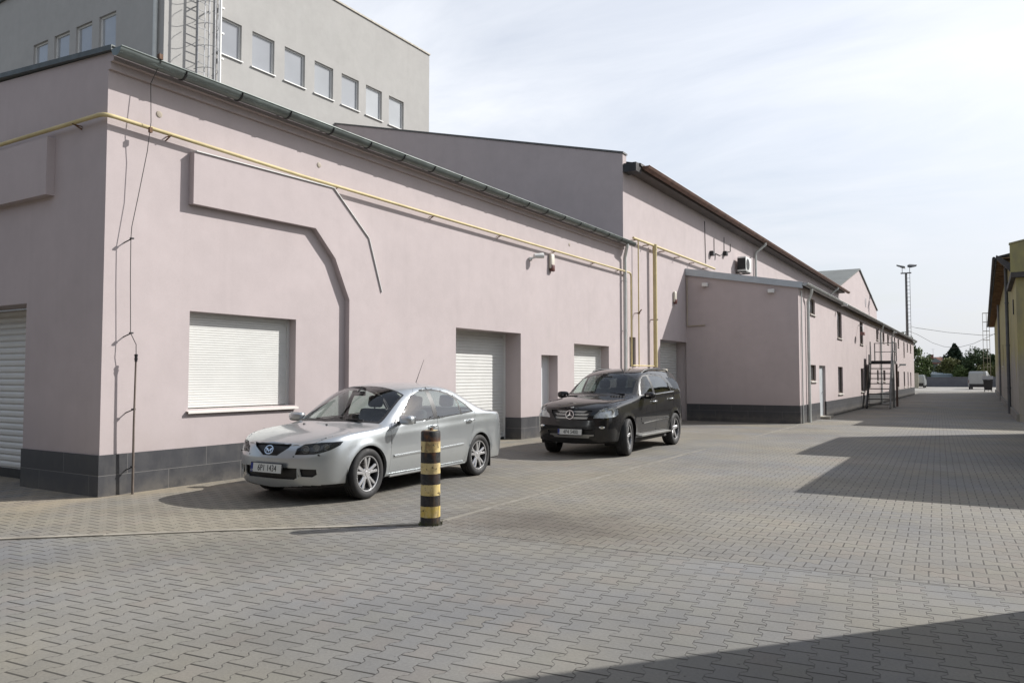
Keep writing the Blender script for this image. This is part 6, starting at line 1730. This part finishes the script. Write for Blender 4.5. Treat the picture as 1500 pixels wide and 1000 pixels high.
def suv():
    T = make_car(SUV)
    number_plate(T, '4P4 5400', -.875, .50, -4)
    # grille bars with star
    gp = None
    for z, w, y in ((.895, .43, -.80), (.84, .415, -.825), (.775, .35, -.845)):
        b = MB(); n = 12
        for i in range(n):
            x0, x1 = -w + 2*w*i/n, -w + 2*w*(i+1)/n
            f = lambda x: y + .10*(abs(x)/.46)**2
            b.prism([(x0, f(x0), z-.021), (x1, f(x1), z-.021), (x1, f(x1)-.008, z+.019), (x0, f(x0)-.008, z+.019)], (0, .014, 0))
        b.build('grille_bar', mat('grille_silver', (.56, .57, .58), .3, metal=.45, var=.05), T, True)
    M = Matrix.Translation((0, -.868, .838)) @ Matrix.Rotation(radians(-8), 4, 'X') @ Matrix.Diagonal((.86, 1, .86, 1))
    b = MB(); b.lathe([(.001, .004), (.098, .004), (.1, .012)], (0, 0, 0), 'y', 28); b.xform(M); b.build('emblem_ground', M_TRIM, T, True)
    b = MB()
    for i in range(30):
        a0, a1 = 2*pi*i/30, 2*pi*(i+1)/30; b.bar((.097*cos(a0), 0, .097*sin(a0)), (.097*cos(a1), 0, .097*sin(a1)), .011, .012)
    for i in range(3):
        a = pi/2 + 2*pi*i/3
        b.prism([(.095*cos(a), -.003, .095*sin(a)), (.017*cos(a+pi/3), -.006, .017*sin(a+pi/3)), (.017*cos(a-pi/3), -.006, .017*sin(a-pi/3))], (0, .008, 0))
        b.prism([(0, -.006, 0), (.017*cos(a+pi/3), -.006, .017*sin(a+pi/3)), (.017*cos(a-pi/3), -.006, .017*sin(a-pi/3))], (0, .008, 0))
    b.xform(M); b.build('emblem', M_CHROME, T, True)
    blob(T, 'bonnet_badge', M_CHROME, (0, -.755, .972), (.032, .024, .010))
    for s in (-1, 1):
        mo = blob(T, 'door_mirror', M_BLACKP, (s*1.02, .90, 1.185), (.125, .07, .075), Matrix.Rotation(radians(-12*s), 4, 'Z'), sq=.65)
        b = MB(); b.prism([(s*.85, .86, 1.12), (s*.97, .88, 1.13), (s*.97, .95, 1.13), (s*.85, 1.0, 1.12)], (0, 0, .05)); b.build('mirror_arm', M_TRIM, mo, True)
        b = MB(); b.prism([(s*.965, .823, 1.170), (s*1.12, .855, 1.170), (s*1.12, .85, 1.192), (s*.965, .818, 1.192)], (0, .012, 0)); b.build('indicator', M_CHROME, mo, True)
        b = MB(); b.box((s*.93, .965, 1.125), (s*1.12, .971, 1.245)); b.build('mirror_glass', M_CHROME, mo, True)
        for y in (1.50, 2.62):
            z = 1.05 if y < 2 else 1.085
            tube_part(T, 'door_handle', [(s*.895, y-.1, z), (s*.935, y-.075, z), (s*.935, y+.07, z+.004), (s*.90, y+.1, z+.004)], [.012, .016, .016, .012], M_CHROME)
        b = MB(); b.prism([(s*.900, .80, .60), (s*.922, .80, .605), (s*.922, .80, .628), (s*.900, .80, .632)], (0, 1.62, .05)); b.build('side_moulding', M_CHROME, T, True)
        # running board
        b = MB(); b.prism([(s*.82, .55, .335), (s*.965, .55, .345), (s*.98, .55, .375), (s*.82, .55, .385)], (0, 1.85, 0)); b.build('running_board', mat('running_board', (.48, .48, .46), .4, metal=.6), T, True)
        # roof rails
        pts = [(s*.585, 1.52, 1.66), (s*.60, 1.66, 1.715), (s*.605, 1.95, 1.75), (s*.605, 2.6, 1.757), (s*.595, 3.15, 1.735), (s*.585, 3.35, 1.67)]
        ra = tube_part(T, 'roof_rail', pts, [.014, .02, .022, .022, .02, .014], M_TRIM, 8)
        tube_part(T, 'side_window_strip', [(s*.893, .80, 1.175), (s*.895, 1.6, 1.20), (s*.893, 2.82, 1.243)], .009, M_CHROME, 6)
        b = MB(); b.lathe([(.001, -.012), (.042, -.008), (.05, .0), (.05, .04)], (0, 0, 0), 'y', 16); b.xform(Matrix.Translation((s*.655, -.79, .60)) @ Matrix.Rotation(radians(28)*s, 4, 'Z') @ Matrix.Diagonal((1.15, 1, .58, 1))); b.build('fog_lamp', M_CHROME, T, True, smooth=40)
        for i in range(5):
            b = MB(); b.box((s*(.40+.055*i)-.02, .26+.02*i, 1.176-.003*i), (s*(.40+.055*i)+.02, .36+.02*i, 1.192-.003*i), bev=.004); b.build('bonnet_vent', M_TRIM, T, True)
    b = MB(); n = 14
    for i in range(n):
        x0, x1 = -.48+.96*i/n, -.48+.96*(i+1)/n; f = lambda x: -.845 + .08*(abs(x)/.5)**2.2
        b.prism([(x0, f(x0), .385), (x1, f(x1), .385), (x1, f(x1)-.025, .455), (x0, f(x0)-.025, .455)], (0, .05, 0))
    b.build('skid_plate', mat('skid_plate', (.34, .34, .33), .4, metal=.7), T, True)
    seat(T, .40, 1.40, .66); seat(T, -.40, 1.40, .66); seat(T, 0, 2.3, .68, bench=.8)
    b = MB(); b.prism([(-.78, .60, 1.14), (-.78, 1.0, 1.12), (-.78, 1.05, .88), (-.78, .65, .8)], (1.56, 0, 0)); b.build('dashboard', M_LINING, T, True)
    b = MB()
    for i in range(20):
        a0, a1 = 2*pi*i/20, 2*pi*(i+1)/20; b.bar((.4+.19*cos(a0), 1.06+.05*sin(a0), 1.06+.18*sin(a0)), (.4+.19*cos(a1), 1.06+.05*sin(a1), 1.06+.18*sin(a1)), .028)
    b.build('steering_wheel', M_TRIM, T, True)
    b = MB(); b.box((-.13, 1.0, 1.53), (.13, 1.03, 1.60), bev=.012); b.bar((0, 1.01, 1.58), (0, 1.10, 1.67), .02); b.build('rear_view_mirror', M_TRIM, T, True)
    for x0 in (.05, .6):
        tube_part(T, 'wiper', [(x0, .56, 1.222), (x0-.28, .52, 1.232), (x0-.58, .62, 1.215)], [.013, .013, .008], M_TRIM, 6)
    return T
suv()
